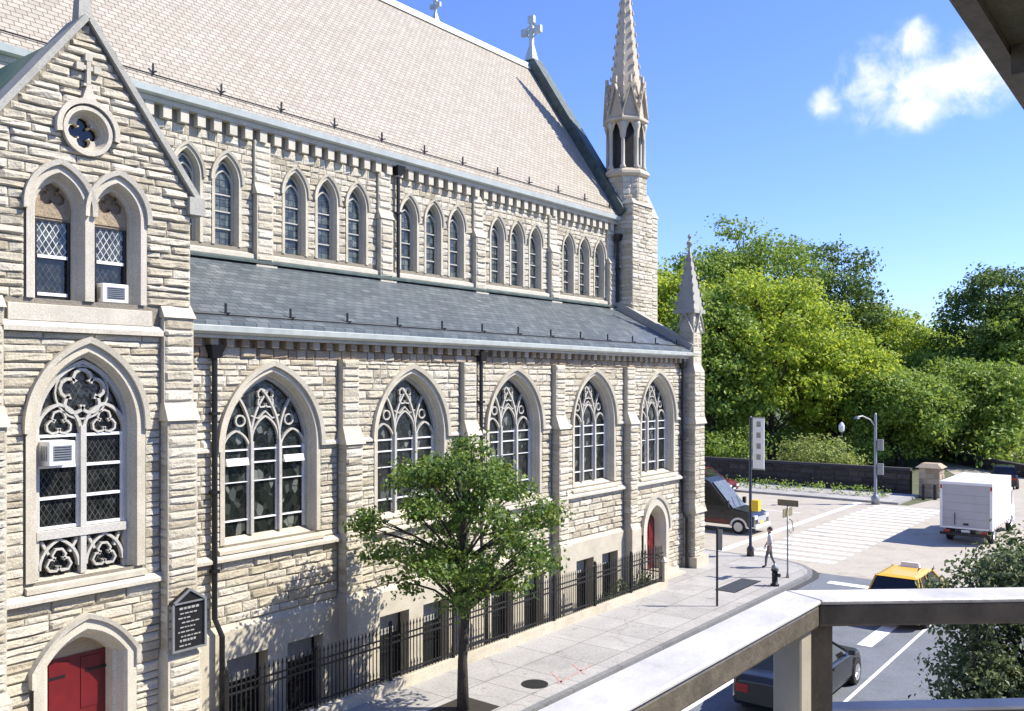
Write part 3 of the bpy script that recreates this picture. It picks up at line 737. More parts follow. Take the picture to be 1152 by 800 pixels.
bt = MB(); bt.box(TX + s_ + .0, TX + s_ + .55, TY - s_ + .05, TY - s_ + .85, 0, 15.9); bt.hexa([(TX + s_, TY - s_, 15.9), (TX + s_ + .6, TY - s_, 15.9), (TX + s_ + .6, TY - s_ + .9, 15.9), (TX + s_, TY - s_ + .9, 15.9)], [(TX + s_, TY - s_ + .4, 17.0), (TX + s_ + .3, TY - s_ + .4, 17.0), (TX + s_ + .3, TY - s_ + .5, 17.0), (TX + s_, TY - s_ + .5, 17.0)])
b = bt.build('buttress', 'dress', church); mb = MB(); rockwall(mb, frY(TY - s_ + .06), TX + s_, TX + s_ + .55, 11, 15.88, lmin=.3, lmax=.6); mb.build('rock_facing', 'rock', b)

# ---- corner pier and pinnacle at the street
PX0, PX1, PY0 = 35.0, 35.95, 17.42
pier = MB().box(PX0 + .02, PX1 - .02, PY0 + .02, FAC + .3, 0, 8.6)
pier.hexa([(PX0, PY0, 8.6), (PX1, PY0, 8.6), (PX1, FAC + .3, 8.6), (PX0, FAC + .3, 8.6)], [(PX0 + .1, PY0 + .12, 8.9), (PX1 - .1, PY0 + .12, 8.9), (PX1 - .1, FAC + .25, 8.9), (PX0 + .1, FAC + .25, 8.9)])
pier.box(PX0 + .1, PX1 - .1, PY0 + .12, FAC + .2, 8.902, 11.15)
pier.box(PX0 - .08, PX1 + .12, PY0 - .12, FAC + .3, 0, .6)
for z in (6.35, 2.5): pier.hexa([(PX0 - .06, PY0 - .08, z), (PX1 + .06, PY0 - .08, z), (PX1 + .06, FAC + .29, z), (PX0 - .06, FAC + .29, z)], [(PX0 - .0, PY0, z + .3), (PX1, PY0, z + .3), (PX1, FAC + .29, z + .3), (PX0, FAC + .29, z + .3)])
pcx, pcy = (PX0 + PX1) / 2, PY0 + .5
pier_o = pier.build('corner_pier', 'dress', church)
mb = MB(); rockwall(mb, frY(PY0 + .02), PX0, PX1, .62, 8.58, lmin=.35, lmax=.7); rockwall(mb, frXn(PX0 + .02), PY0, FAC, .62, 8.58, lmin=.25, lmax=.6, dep=(.02, .045)); rockwall(mb, frY(PY0 + .13), PX0 + .1, PX1 - .1, 9.0, 10.9, lmin=.3, lmax=.7)
rockwall(mb, frXn(PX0 + .11), PY0 + .14, FAC + .2, 9.6, 10.9, lmin=.3, lmax=.7, dep=(.02, .04))
mb.build('rock_facing', 'rock', pier_o)
pin = MB(); pin.box(pcx - .52, pcx + .52, pcy - .5, pcy + .5, 11.15, 11.32)
for a, n in ((0, 0),):
    pin.lathe(pcx, pcy, [(.62, 11.32), (.05, 14.0), (.05, 14.1)], 4, PI / 4)
for dx, dy in ((0, -1), (-1, 0), (1, 0)):
    u = Vector((dy, -dx, 0)); n = Vector((dx, dy, 0)); C = Vector((pcx, pcy, 0)) + n * .44
    f = lambda a, w, o: tuple(C + u * a + n * o + Vector((0, 0, w)))
    for s in (-1, 1): pin.loft([[f(s * .42, 10.3, 0), f(s * .42, 10.3, .1), f(s * .36, 10.45, .1), f(s * .36, 10.45, 0)], [f(0, 11.1, 0), f(0, 11.1, .1), f(0, 11.28, .1), f(0, 11.28, 0)]], True, True, True)
for k in range(4):
    a = PI / 4 + k * PI / 2
    for j in range(6):
        z = 11.55 + .38 * j; r = .62 * (14.0 - z) / 2.68 + .04; x, y = pcx + r * math.cos(a), pcy + r * math.sin(a); pin.box(x - .045, x + .045, y - .045, y + .045, z, z + .12)
pin.lathe(pcx, pcy, [(.04, 14.05), (.14, 14.2), (.14, 14.28), (.05, 14.36), (.04, 14.42), (.1, 14.52), (.02, 14.66)], 8)
pin.build('pinnacle', 'coping', church)
# buttress standing east of the pier
eb = MB().box(PX1 + .02, PX1 + .62, PY0 + .45, FAC + .4, 0, 7.0); eb.hexa([(PX1 + .02, PY0 + .4, 7.0), (PX1 + .66, PY0 + .4, 7.0), (PX1 + .66, FAC + .4, 7.0), (PX1 + .02, FAC + .4, 7.0)], [(PX1 + .02, PY0 + .5, 8.0), (PX1 + .1, PY0 + .5, 8.0), (PX1 + .1, FAC + .4, 8.0), (PX1 + .02, FAC + .4, 8.0)])
b = eb.build('buttress', 'dress', church); mb = MB(); rockwall(mb, frY(PY0 + .46), PX1 + .02, PX1 + .62, .1, 6.98, lmin=.3, lmax=.7); mb.build('rock_facing', 'rock', b)

# ---- small pointed red door at the end of the aisle
d5 = door5; mb = MB(); surround(mb, d5['tc'], d5['w'], d5['sill'], d5['zs'], d5['za'], [(.3, FAC - .1), (.03, FAC - .105), (0, FAC - .06), (-.08, FAC + .12), (-.1, FAC + .2), (-.16, FAC + .5)])
hood(mb, d5['tc'], d5['w'], d5['zs'], d5['za'], .3, .42, FAC - .18, FAC, drop=.1)
dw = mb.build('side_doorway', 'dressw', church)
g = MB(); gl = outline(d5['tc'], d5['w'] - .15, d5['zs'] + .42, d5['zs'] + .43, d5['za'] - .2, 8); g.poly([[(x, FAC + .42, z) for x, z in gl]]); g.build('fanlight', 'darkglass', dw)
dd = MB().box(d5['tc'] - .63, d5['tc'] - .01, FAC + .36, FAC + .44, d5['sill'], d5['zs'] + .4).box(d5['tc'] + .01, d5['tc'] + .63, FAC + .36, FAC + .44, d5['sill'], d5['zs'] + .4)
for s in (-1, 1):
    for k in range(2): dd.box(d5['tc'] + s * .32 - .2, d5['tc'] + s * .32 + .2, FAC + .335, FAC + .36, d5['sill'] + .2 + k * 1.05, d5['sill'] + 1.0 + k * 1.05)
dd.build('door', 'reddoor', dw)
st = MB()
for k in range(2): st.box(31.2, 33.8, FAC - .45 - .3 * (1 - k), FAC + .5, .15 + .1 * k, .25 + .1 * k)
st.build('door_step', 'dress', church)

# ---- downpipes
def downpipe(t, yw, z1, z0, elbow=None, r=.06):
    mb = MB()
    mb.hexa([(t - .1, yw - .2, z1 - .3), (t + .1, yw - .2, z1 - .3), (t + .1, yw - .0, z1 - .3), (t - .1, yw - .0, z1 - .3)], [(t - .19, yw - .28, z1), (t + .19, yw - .28, z1), (t + .19, yw - .0, z1), (t - .19, yw - .0, z1)])
    pts = [(t, yw - .1, z1 - .25)]
    if elbow: pts += [(t, yw - .1, elbow + .25), (t + .1, yw - .24, elbow - .15)]; pts += [(t + .1, yw - .24, z0)]
    else: pts.append((t, yw - .1, z0))
    mb.tube(pts, r, 8)
    for z in (z1 - 1.6, z1 - 3.4, z1 - 5.2):
        if z > z0 + .5: mb.box(t - .09, t + .09, yw - .19, yw, z, z + .07)
    return mb.build('downpipe', 'iron', church)
downpipe(11.78, FAC - .04, 9.0, -.9, 2.5, .065)
downpipe(21.22, FAC - .04, 9.1, -1.0, 2.5)
downpipe(34.72, FAC - .04, 9.05, .15, 2.4, .07)
downpipe(20.75 + .42, NV - .04, 15.4, 11.5)
downpipe(34.95, NV - .24, 14.9, 11.8, None, .07)

# ---- gabled bay nearest the lens
PV = 17.2
GC, GHW, GZ0, GAP = 8.5, 2.25, 12.15, 15.2
def glim(z):
    if z <= GZ0: return (GC - GHW, GC + GHW)
    k = (GAP - z) / (GAP - GZ0); return (GC - GHW * k, GC + GHW * k)
L1, L2 = 7.98, 9.12
LW, LS, LZ, LA = .47, 9.72, 11.45, 12.12
BWc, BWw, BWs, BWz, BWa = 8.53, .97, 4.42, 7.3, 8.72
PDc, PDw, PDs, PDz, PDa = 8.47, .76, .3, 2.78, 3.32
pw = MB()
lo = [[(GC - GHW, PV, -.2), (GC + GHW, PV, -.2), (GC + GHW, PV, GZ0), (GC, PV, GAP), (GC - GHW, PV, GZ0)]]
lo.append([(x, PV, z) for x, z in outline(L1, LW, LS, LZ, LA, 9)]); lo.append([(x, PV, z) for x, z in outline(L2, LW, LS, LZ, LA, 9)])
lo.append([(x, PV, z) for x, z in outline(BWc, BWw, BWs, BWz, BWa)]); lo.append([(x, PV, z) for x, z in outline(PDc, PDw, PDs, PDz, PDa)])
lo.append([(x, PV, z) for x, z in circ(GC, 13.02, .36, 24)])
pw.poly(lo)
pw.box(GC + GHW - .02, GC + GHW, PV + .01, NV, -.2, GZ0 - .05); pw.box(GC - GHW, GC - GHW + .02, PV + .01, NV, -.2, GZ0 - .05)
pw.box(GC - GHW + .05, GC + GHW - .05, PV + .95, PV + 1.0, -.2, 13)
pw.build('porch_bay_wall', 'joint', church)
mb = MB()
ph = [Opening(L1, LW, LS, LZ, LA, .16, .3), Opening(L2, LW, LS, LZ, LA, .16, .3), Opening(BWc, BWw, BWs, BWz, BWa, .22, .3), Opening(PDc, PDw, PDs, PDz, PDa, .24, .3), Opening(GC, .36, 12.66, 13.02, 13.38, .1, 0)]
BL0, BL1, BR0, BR1 = GC - GHW, 6.95, 10.05, GC + GHW
rockwall(mb, frY(PV), GC - GHW, GC + GHW, 9.72, GAP - .1, ph, glim, dep=(.04, .09), lo=.12, hi=.2, lmin=.3, lmax=1.0)
rockwall(mb, frY(PV), BL1, BR0, 4.2, 9.1, ph, lmin=.35, lmax=1.0); rockwall(mb, frY(PV), BL1, BR0, .0, 4.05, ph, lmin=.35, lmax=1.0)
rockwall(mb, frXn(BL0 + .0), PV, NV, 9.5, 12.0, dep=(.03, .06))
mb.build('rock_facing', 'rock', church)
mb = MB(); stringcourse(mb, BL1 - .1, BR0 + .12, PV, 4.05, .16, .17); mb.build('string_course', 'dressw', church); mb = MB(); stringcourse(mb, BL1 - .05, BR0 + .1, PV, 9.1, .2, .14)
mb.hexa([(BL1 + .1, PV - .06, 9.3), (BR0 - .2, PV - .06, 9.3), (BR0 - .2, PV + .3, 9.3), (BL1 + .1, PV + .3, 9.3)], [(BL1 + .1, PV - .05, 9.6), (BR0 - .2, PV - .05, 9.6), (BR0 - .2, PV + .4, 9.74), (BL1 + .1, PV + .4, 9.74)])
mb.build('string_course', 'dressw', church)
for x0, x1 in ((BL0, BL1), (BR0, BR1)):
    core = MB(); p1, p2 = .3, .16
    core.box(x0 - .04, x1 + .04, PV - p1 - .08, PV + .06, -.1, 2.42); core.hexa([(x0 - .04, PV - p1 - .08, 2.42), (x1 + .04, PV - p1 - .08, 2.42), (x1 + .04, PV + .06, 2.42), (x0 - .04, PV + .06, 2.42)], [(x0, PV - p1 + .02, 2.6), (x1, PV - p1 + .02, 2.6), (x1, PV + .06, 2.6), (x0, PV + .06, 2.6)])
    core.box(x0 + .01, x1 - .01, PV - p1 + .02, PV + .05, 2.602, 7.35)
    core.hexa([(x0 - .03, PV - p1 - .06, 7.35), (x1 + .03, PV - p1 - .06, 7.35), (x1 + .03, PV + .06, 7.35), (x0 - .03, PV + .06, 7.35)], [(x0, PV - p2, 7.72), (x1, PV - p2, 7.72), (x1, PV + .06, 7.72), (x0, PV + .06, 7.72)])
    core.box(x0 + .01, x1 - .01, PV - p2 + .02, PV + .05, 7.722, 9.5)
    core.hexa([(x0 - .02, PV - p2 - .05, 9.5), (x1 + .02, PV - p2 - .05, 9.5), (x1 + .02, PV + .06, 9.5), (x0 - .02, PV + .06, 9.5)], [(x0, PV - .0, 9.8), (x1, PV - .0, 9.8), (x1, PV + .06, 9.8), (x0, PV + .06, 9.8)])
    b = core.build('buttress', 'dress', church)
    mb = MB(); rockwall(mb, frY(PV - p1 + .02), x0 + .02, x1 - .02, 2.62, 7.33, lmin=.5, lmax=.9); rockwall(mb, frY(PV - p2 + .02), x0 + .02, x1 - .02, 7.74, 9.48, lmin=.5, lmax=.9)
    rockwall(mb, frY(PV - p1 - .08), x0, x1, 0, 2.4, lmin=.5, lmax=.9)
    rockwall(mb, frXn(x0 + .01), PV - p1 + .02, PV, 2.62, 7.33, lmin=.2, lmax=.4, dep=(.02, .04))
    mb.build('rock_facing', 'rock', b)
# lancet pair with brown plate heads, sash windows
for c in (L1, L2):
    mb = MB(); surround(mb, c, LW, LS, LZ, LA, [(.14, PV - .05), (.01, PV - .055), (-.03, PV + .04), (-.05, PV + .14), (-.11, PV + .18), (-.13, PV + .36)], 10)
    hood(mb, c, LW, LZ, LA, .13, .22, PV - .14, PV, 10, .08)
    w = mb.build('lancet_window', 'dressw', church)
    gw = LW - .11
    mb = MB(); yy = PV + .26
    oo = [(x, yy, z) for x, z in outline(c, gw, 11.3, LZ, LA - .12, 10)]
    tf = [(x, yy, z) for x, z in foil(c, 11.74, .26, 3, 7)]
    mb.poly([oo, tf]); mb.loft([tf + [tf[0]], [(x, y + .1, z) for x, y, z in tf] + [(tf[0][0], tf[0][1] + .1, tf[0][2])]])
    mb.poly([[(x, y + .08, z) for x, y, z in tf]])
    mb.box(c - gw, c + gw, yy + .02, yy + .1, 11.22, 11.3)
    mb.build('tracery', 'rockred', w)
    mb = MB(); y0 = PV + .3
    mb.strip([(c - gw + .04, LS + .05), (c - gw + .04, 11.24), (c + gw - .04, 11.24), (c + gw - .04, LS + .05)], .08, y0 - .03, y0 + .04, True); mb.build('sash_frame', 'iron', w)
    mb = MB(); mb.box(c - gw + .08, c + gw - .08, y0 - .05, y0 - .0, 10.52, 10.58)
    if c == L1: mb.box(c - gw + .08, c + gw - .08, y0 - .05, y0, LS + .08, LS + .14)
    mb.build('sash_rail', 'white', w)
    MB().box(c - gw + .07, c + gw - .07, y0 + .0, y0 + .02, 10.55, 11.22).build('upper_sash', 'glassl', w)
    MB().box(c - gw + .07, c + gw - .07, y0 + .03, y0 + .05, LS + .02, 10.56).build('lower_sash', 'glassd', w)
# roundel
mb = MB(); C13 = 13.02
mb.loft([[(x, y, z) for x, z in circ(GC, C13, r, 28)] for r, y in ((.48, PV), (.48, PV - .11), (.4, PV - .11), (.37, PV - .02), (.33, PV + .1), (.33, PV + .3))], True)
mb.loft([[(x, y, z) for x, z in [(GC + r * math.cos(a), C13 + r * math.sin(a)) for a in [PI * k / 16 for k in range(-1, 18)]]] for r, y in ((.62, PV), (.62, PV - .15), (.52, PV - .15), (.5, PV))])
mb.hexa([(GC - .14, PV - .15, 13.6), (GC + .14, PV - .15, 13.6), (GC + .14, PV, 13.6), (GC - .14, PV, 13.6)], [(GC - .03, PV - .13, 13.92), (GC + .03, PV - .13, 13.92), (GC + .03, PV, 13.92), (GC - .03, PV, 13.92)])
mb.box(GC - .04, GC + .04, PV - .12, PV, 13.92, 14.5).box(GC - .2, GC + .2, PV - .11, PV, 14.2, 14.28).box(GC - .1, GC + .1, PV - .12, PV, 13.88, 13.93)
for dx, dz in ((-.17, 14.24), (.17, 14.24), (0, 14.44)): mb.box(GC + dx - .07, GC + dx + .07, PV - .125, PV, dz - .07, dz + .07)
rd = mb.build('roundel_window', 'dressw', church)
mb = MB(); tf = [(x, PV + .1, z) for x, z in foil(GC, C13, .3, 4, 7)]
mb.poly([[(x, PV + .1, z) for x, z in circ(GC, C13, .34, 28)], tf]); mb.loft([tf + [tf[0]], [(x, y + .15, z) for x, y, z in tf] + [(tf[0][0], tf[0][1] + .15, tf[0][2])]]); mb.build('tracery', 'dress', rd)
g = MB(); g.poly([[(x, PV + .22, z) for x, z in circ(GC, C13, .34, 20)]]); g.build('glass', 'darkglass', rd)
# big two-light window
mb = MB(); surround(mb, BWc, BWw, BWs, BWz, BWa, [(.2, PV - .05), (.02, PV - .055), (-.02, PV + .04), (-.03, PV + .1), (-.07, PV + .14), (-.09, PV + .36)])
hood(mb, BWc, BWw, BWz, BWa, .16, .26, PV - .15, PV, drop=.1)
mb.hexa([(BWc - BWw - .2, PV - .1, BWs - .2), (BWc + BWw + .2, PV - .1, BWs - .2), (BWc + BWw + .2, PV + .3, BWs - .2), (BWc - BWw - .2, PV + .3, BWs - .2)], [(BWc - BWw - .2, PV - .1, BWs - .1), (BWc + BWw + .2, PV - .1, BWs - .1), (BWc + BWw + .2, PV + .4, BWs + .04), (BWc - BWw - .2, PV + .4, BWs + .04)])
bwo = mb.build('traceried_window', 'dress', church)
gw = BWw - .08; y0, y1 = PV + .18, PV + .32; rise = BWa - .15 - BWz
t = MB(); t.strip(outline(BWc, gw - .02, BWs, BWz, BWa - .17, 12), .08, y0, y1)
t.strip([(BWc, BWs), (BWc, BWz + .0)], .11, y0 - .03, y1)
FZ = 8.0 - .05
t.strip(foil(BWc, FZ, .45, 5, 8), .06, y0 + .01, y1 - .02, True)
t.strip(circ(BWc, FZ, .52, 24), .035, y0 + .03, y1 - .03, True)
for s in (-1, 1):
    c = BWc + s * gw / 2
    t.strip(arch(c, gw / 2 - .03, BWz - .1, BWz + .42, 8), .06, y0 + .015, y1 - .01)
    t.strip(foil(c, BWz + .05, .25, 3, 7)[:], .038, y0 + .03, y1 - .02, True)
    # lower blind panel
    t.strip(arch(c, gw / 2 - .07, BWs + .16, 5.13, 8), .05, y0 + .0, y1)
    t.strip(foil(c, 4.70, .25, 3, 6), .04, y0 + .02, y1 - .01, True)
    t.strip([(c - s * .02 + .33, 5.12), (c + .2, 4.86)], .05, y0 + .02, y1 - .02); t.strip([(c - .33, 5.12), (c - .2, 4.86)], .05, y0 + .02, y1 - .02)
t.box(BWc - gw, BWc + gw, y0 - .05, y1 - .025, 5.16, 5.32)
t.build('tracery', 'trace', bwo)
b = MB()
for z in (7.12, 6.53, 5.93, 5.36): b.strip([(BWc - gw + .03, z), (BWc + gw - .03, z)], .055, y0 + .05, y1 - .035)
for s in (-1, 1):
    for e in (.075, gw - .07): b.strip([(BWc + s * e, 5.33), (BWc + s * e, 7.15)], .04, y0 + .055, y1 - .035)
b.build('glazing_bar', 'white', bwo)
g = MB(); g.poly([[(x, PV + .305, z) for x, z in outline(BWc, gw, BWs, BWz, BWa - .16)]]); g.build('glass', 'glassd', bwo)
# door of the porch bay
mb = MB(); surround(mb, PDc, PDw, PDs, PDz, PDa, [(.24, PV - .12), (.05, PV - .125), (.0, PV - .06), (-.05, PV + .1), (-.12, PV + .14), (-.16, PV + .5)], 10)
hood(mb, PDc, PDw, PDz, PDa, .22, .30, PV - .2, PV, 10, .3)
pdo = mb.build('porch_doorway', 'dressw', church)
mb = MB(); mb.poly([[(x, PV + .4, z) for x, z in outline(PDc, PDw - .1, 2.75, 2.76, PDa - .1, 8)]]); mb.build('tympanum', 'rockred', pdo)
dd = MB().box(PDc - .64, PDc + .64, PV + .38, PV + .46, PDs, 2.78)
for k in range(2):
    for s in (-1, 1): dd.box(PDc + s * .31 - .2, PDc + s * .31 + .2, PV + .365, PV + .38, PDs + .2 + k * 1.2, PDs + 1.2 + k * 1.2)
pd_ = dd.build('door', 'reddoor', pdo)
hdl = MB()
for s in (-1, 1):
    hdl.tube([(PDc + s * .06, PV + .36, 1.3), (PDc + s * .06, PV + .31, 1.32), (PDc + s * .06, PV + .31, 1.5), (PDc + s * .06, PV + .36, 1.52)], .014, 6)
    for z in (.7, 2.4): hdl.box(min(PDc + s * .62, PDc + s * .2), max(PDc + s * .62, PDc + s * .2), PV + .352, PV + .364, z, z + .05)
hdl.build('door_ironwork', 'iron', pd_)
MB().box(PDc - 1.0, PDc + 1.0, PV - .7, PV + .5, .0, .28).build('door_step', 'dress', church)
# gable coping, kneelers, apex finial, copper roof behind
def rakex(mb, xa, za, xb, zb, y0, y1, up, dn):
    d = Vector((xb - xa, 0, zb - za)).normalized(); n = Vector((-d.z, 0, d.x))
    if n.z < 0: n = -n
    r = []
    for P in (Vector((xa, 0, za)), Vector((xb, 0, zb))): r.append([((P + n * o).x, y, (P + n * o).z) for y, o in ((y0, dn), (y1, dn), (y1, up), (y0, up))])
    mb.loft(r, True, True, True)
mb = MB()
for s in (-1, 1):
    rakex(mb, GC + s * (GHW + .14), GZ0 - .08, GC + s * .03, GAP + .03, PV - .13, PV + .62, .06, -.06)
    x = GC + s * GHW; mb.box(min(x - .1 * s, x + .26 * s), max(x - .1 * s, x + .26 * s), PV - .15, PV + .5, GZ0 - .42, GZ0 - .05)
mb.build('porch_coping', 'coping', church)
MB().lathe(GC, PV + .15, [(.2, GAP - .1), (.17, GAP + .3), (.08, GAP + 1.2), (.06, GAP + 1.7), (.16, GAP + 1.85), (.05, GAP + 2.1)], 4, PI / 4).build('porch_finial', 'coping', church)
mb = MB()
for s in (-1, 1):
    mb.add([(GC + s * (GHW + .2), PV + .6, GZ0 - .25), (GC + s * (GHW + .2), NV + 3, GZ0 - .25), (GC, NV + 3, GAP - .1), (GC, PV + .6, GAP - .1)], [(0, 1, 2, 3)])
mb.build('porch_roof', 'copperg', church)
# notice board fixed to the bay's buttress
NBy = PV - .38
mb = MB().box(10.08, 10.76, NBy - .1, NBy, 2.62, 3.55); mb.prism([(10.02, 3.55), (10.82, 3.55), (10.82, 3.6), (10.42, 3.86), (10.02, 3.6)], lambda x, z: (x, NBy - .13, z), lambda x, z: (x, NBy, z))
nb = mb.build('notice_board', 'iron', church)
mb = MB(); mb.strip([(10.05, 2.6), (10.05, 3.58), (10.79, 3.58), (10.79, 2.6)], .06, NBy - .14, NBy - .09, True); mb.strip([(10.06, 3.6), (10.42, 3.84), (10.78, 3.6)], .05, NBy - .16, NBy - .125); mb.build('frame', 'grey', nb)
mb = MB(); z = 3.44
for k in range(9):
    x = 10.16 + rng.uniform(0, .1)
    while x < 10.66 - .1 * (k % 3):
        l = rng.uniform(.03, .1); mb.box(x, x + l, NBy - .107, NBy - .1, z, z + (.045 if k in (0, 7) else .026)); x += l + .022
    z -= .095
nt = mb.build('lettering', 'blind', nb)

# window air conditioners sit in the sashes: things of their own
def aircon(x0, x1, z0, z1, yf, yb, label):
    r = empty('window_air_conditioner', ((x0 + x1) / 2, yb, z0)); tag(r, label, 'air conditioner', 'window air conditioners')
    bevel(MB().box(x0, x1, yf, yb, z0, z1).build('case', 'white', r), .012)
    m = MB(); w = x1 - x0; h = z1 - z0; m.box(x0 + w * .16, x1 - w * .14, yf - .008, yf + .0, z0 + h * .2, z1 - h * .18); g = m.build('grille', 'grey', r)
    m = MB()
    for k in range(6): zz = z0 + h * (.24 + .1 * k); m.box(x0 + w * .2, x1 - w * .18, yf - .016, yf - .008, zz, zz + .012)
    m.build('louvre', 'iron', r)
    m = MB()
    for k in range(4): yy = yf + .08 + k * .07; m.box(x0 - .008, x0, yy, yy + .03, z0 + h * .2, z1 - h * .2)
    m.build('side_vent', 'grey', r)
aircon(7.70, 8.19, 6.58, 7.04, 16.98, 17.53, 'white air conditioner in the tall two-light window above the red porch door')
aircon(8.86, 9.40, 9.74, 10.12, 17.26, 17.55, 'white air conditioner in the right lancet of the gabled bay')

# ================================================================== FENCE
fence = empty('iron_fence', (21, 16.68, .15)); tag(fence, 'black spiked iron fence on a low stone kerb along the church areaway', 'fence')
F0, F1, FY = 11.3, 30.8, 16.68
MB().box(F0 - .6, F1 + .12, FY - .14, FY + .14, -1.0, .42).build('stone_kerb', 'dress', fence)
posts = [F0 + (F1 - F0) * k / 8 for k in range(9)]
for a, b in zip(posts[:-1], posts[1:]):
    m = MB(); m.box(a, b, FY - .02, FY + .02, .55, .59).box(a, b, FY - .02, FY + .02, 1.36, 1.4).box(a, b, FY - .02, FY + .02, 1.52, 1.555)
    n = 20
    for k in range(1, n):
        x = a + (b - a) * k / n
        m.box(x - .0105, x + .0105, FY - .0105, FY + .0105, .44, 1.72); m.hexa([(x - .026, FY - .013, 1.72), (x + .026, FY - .013, 1.72), (x + .026, FY + .013, 1.72), (x - .026, FY + .013, 1.72)], [(x - .003, FY - .003, 1.86), (x + .003, FY - .003, 1.86), (x + .003, FY + .003, 1.86), (x - .003, FY + .003, 1.86)])
    m.build('fence_panel', 'iron', fence)
for a in posts[:-1]:
    m = MB().box(a - .035, a + .035, FY - .035, FY + .035, .42, 1.8).lathe(a, FY, [(.03, 1.8), (.06, 1.86), (.04, 1.95), (.0, 2.0)], 8); m.build('post', 'iron', fence)
m = MB().box(F1 - .12, F1 + .12, FY - .121, FY + .121, .42, 1.2).hexa([(F1 - .16, FY - .16, 1.2), (F1 + .16, FY - .16, 1.2), (F1 + .16, FY + .16, 1.2), (F1 - .16, FY + .16, 1.2)], [(F1 - .05, FY - .05, 1.36), (F1 + .05, FY - .05, 1.36), (F1 + .05, FY + .05, 1.36), (F1 - .05, FY + .05, 1.36)]); m.build('end_pier', 'dress', fence)
m = MB(); m.box(F1 - .02, F1 + .02, FY + .16, 17.85, .75, .79).box(F1 - .02, F1 + .02, FY + .16, 17.85, 1.36, 1.4)
for k in range(9): y = FY + .2 + k * .12; m.box(F1 - .01, F1 + .01, y - .01, y + .01, .44, 1.75)
m.build('return_panel', 'iron', fence)
MB().box(F1 - .1, F1 + .1, FY + .14, 17.85, -1.0, .42).build('stone_kerb', 'dress', fence)

# ================================================================== GROUND
def sheet(name, pts, z, m, kind='structure', hole=None, th=None):
    b = MB(); loops = [[(x, y, z) for x, y in pts]] + ([[(x, y, z) for x, y in hole]] if hole else [])
    b.poly(loops)
    if th:
        for l in loops:
            for p, q in zip(l, l[1:] + l[:1]): b.add([p, q, (q[0], q[1], z - th), (p[0], p[1], z - th)], [(0, 1, 2, 3)])
    o = b.build(name, m); o['kind'] = kind; return o
BIG = 1500
lot = [(-6, 16.75), (F1, 16.75), (F1, 17.9), (END + .3, 17.9), (END + .3, 31), (-6, 31)]
sheet('ground', [(-BIG, -BIG), (BIG, -BIG), (BIG, BIG), (-BIG, BIG)], -.012, 'earth', hole=lot)
sheet('areaway_floor', [(-6, 16.7), (F1 + .5, 16.7), (F1 + .5, 18.1), (-6, 18.1)], -1.0, 'asph')
sheet('church_yard', [(4, 15.6), (11.3, 15.6), (11.3, 17.4), (4, 17.4)], .156, 'side')
sheet('street', [(-60, 3.4), (120, 3.4), (120, 13.0), (-60, 13.0)], 0, 'asph')
sheet('avenue', [(38.0, -120), (62.2, -120), (62.2, 160), (38.0, 160)], .004, 'ave')
corner = [(36.4 + 2.8 * math.sin(a), 15.8 - 2.8 * math.cos(a)) for a in [PI / 2 * k / 10 for k in range(11)]]
sw = [(-40, 13.0)] + corner + [(39.2, 140), (37.2, 140), (37.2, 17.95), (F1 + .1, 17.95), (F1 + .1, 16.6), (-40, 16.6)]
sheet('sidewalk', [(x - (.03 if x > 39 else 0), y + (.03 if y < 13.1 else 0)) for x, y in sw], .15, 'side')
kb = MB(); edge = [(-40, 13.0)] + corner + [(39.2, 140)]
ins = [(-40, 13.18)] + [(36.4 + 2.62 * math.sin(a), 15.8 - 2.62 * math.cos(a)) for a in [PI / 2 * k / 10 for k in range(11)]] + [(39.02, 140)]
kb.loft([[(x, y, 0) for x, y in edge], [(x, y, .158) for x, y in edge], [(x, y, .158) for x, y in ins], [(x, y, .10) for x, y in ins]]); kb.build('kerb', 'kerb')['kind'] = 'structure'
gut = [(-40, 12.72)] + [(36.4 + 3.08 * math.sin(a), 15.8 - 3.08 * math.cos(a)) for a in [PI / 2 * k / 10 for k in range(11)]]
m = MB(); m.loft([[(x, y, .007) for x, y in [(-40, 12.99)] + [(36.4 + 2.81 * math.sin(a), 15.8 - 2.81 * math.cos(a)) for a in [PI / 2 * k / 10 for k in range(11)]]], [(x, y, .007) for x, y in gut]])
M['gutter'] = concrete('road_gutter', (.06, .06, .06)); m.build('road_gutter', 'gutter')['kind'] = 'structure'
sheet('south_sidewalk', [(-40, -.6), (36, -.6), (36, 3.4), (-40, 3.4)], .15, 'side', th=.15)
sheet('park_sidewalk', [(62.2, -100), (67.5, -100), (67.5, 4), (62.2, 6)], .15, 'side', th=.15)
sheet('park_sidewalk', [(62.2, 16.2), (67.6, 16.2), (67.6, 140), (62.2, 140)], .15, 'side', th=.15)
sheet('transverse_road', [(62.2, 5), (68, 3.0), (90, -2), (140, -8), (140, 30), (104, 24.5), (84, 17), (68, 14.8), (62.2, 15.6)], .008, 'ave')
# markings
mk = MB()
for x0, x1, y in ((14, 29.0, 10.25),): mk.add([(x0, y - .1, .010), (x1, y - .1, .010), (x1, y + .1, .010), (x0, y + .1, .010)], [(0, 1, 2, 3)])
mk.add([(28.3, 8.15, .010), (31.6, 8.15, .010), (31.6, 8.6, .010), (28.3, 8.6, .010)], [(0, 1, 2, 3)])
mk.add([(20, 7.22, .010), (34, 7.32, .010), (34, 7.42, .010), (20, 7.32, .010)], [(0, 1, 2, 3)])
mk.add([(36.2, 4.2, .010), (36.7, 4.2, .010), (36.7, 12.2, .010), (36.2, 12.2, .010)], [(0, 1, 2, 3)])
mk.build('lane_marking', 'mark')['kind'] = 'structure'
mk = MB(); x = 40.2
while x < 61.6:
    mk.add([(x, 13.2, .010), (x + .55, 13.2, .010), (x + .55, 17.4, .010), (x, 17.4, .010)], [(0, 1, 2, 3)]); x += 1.2
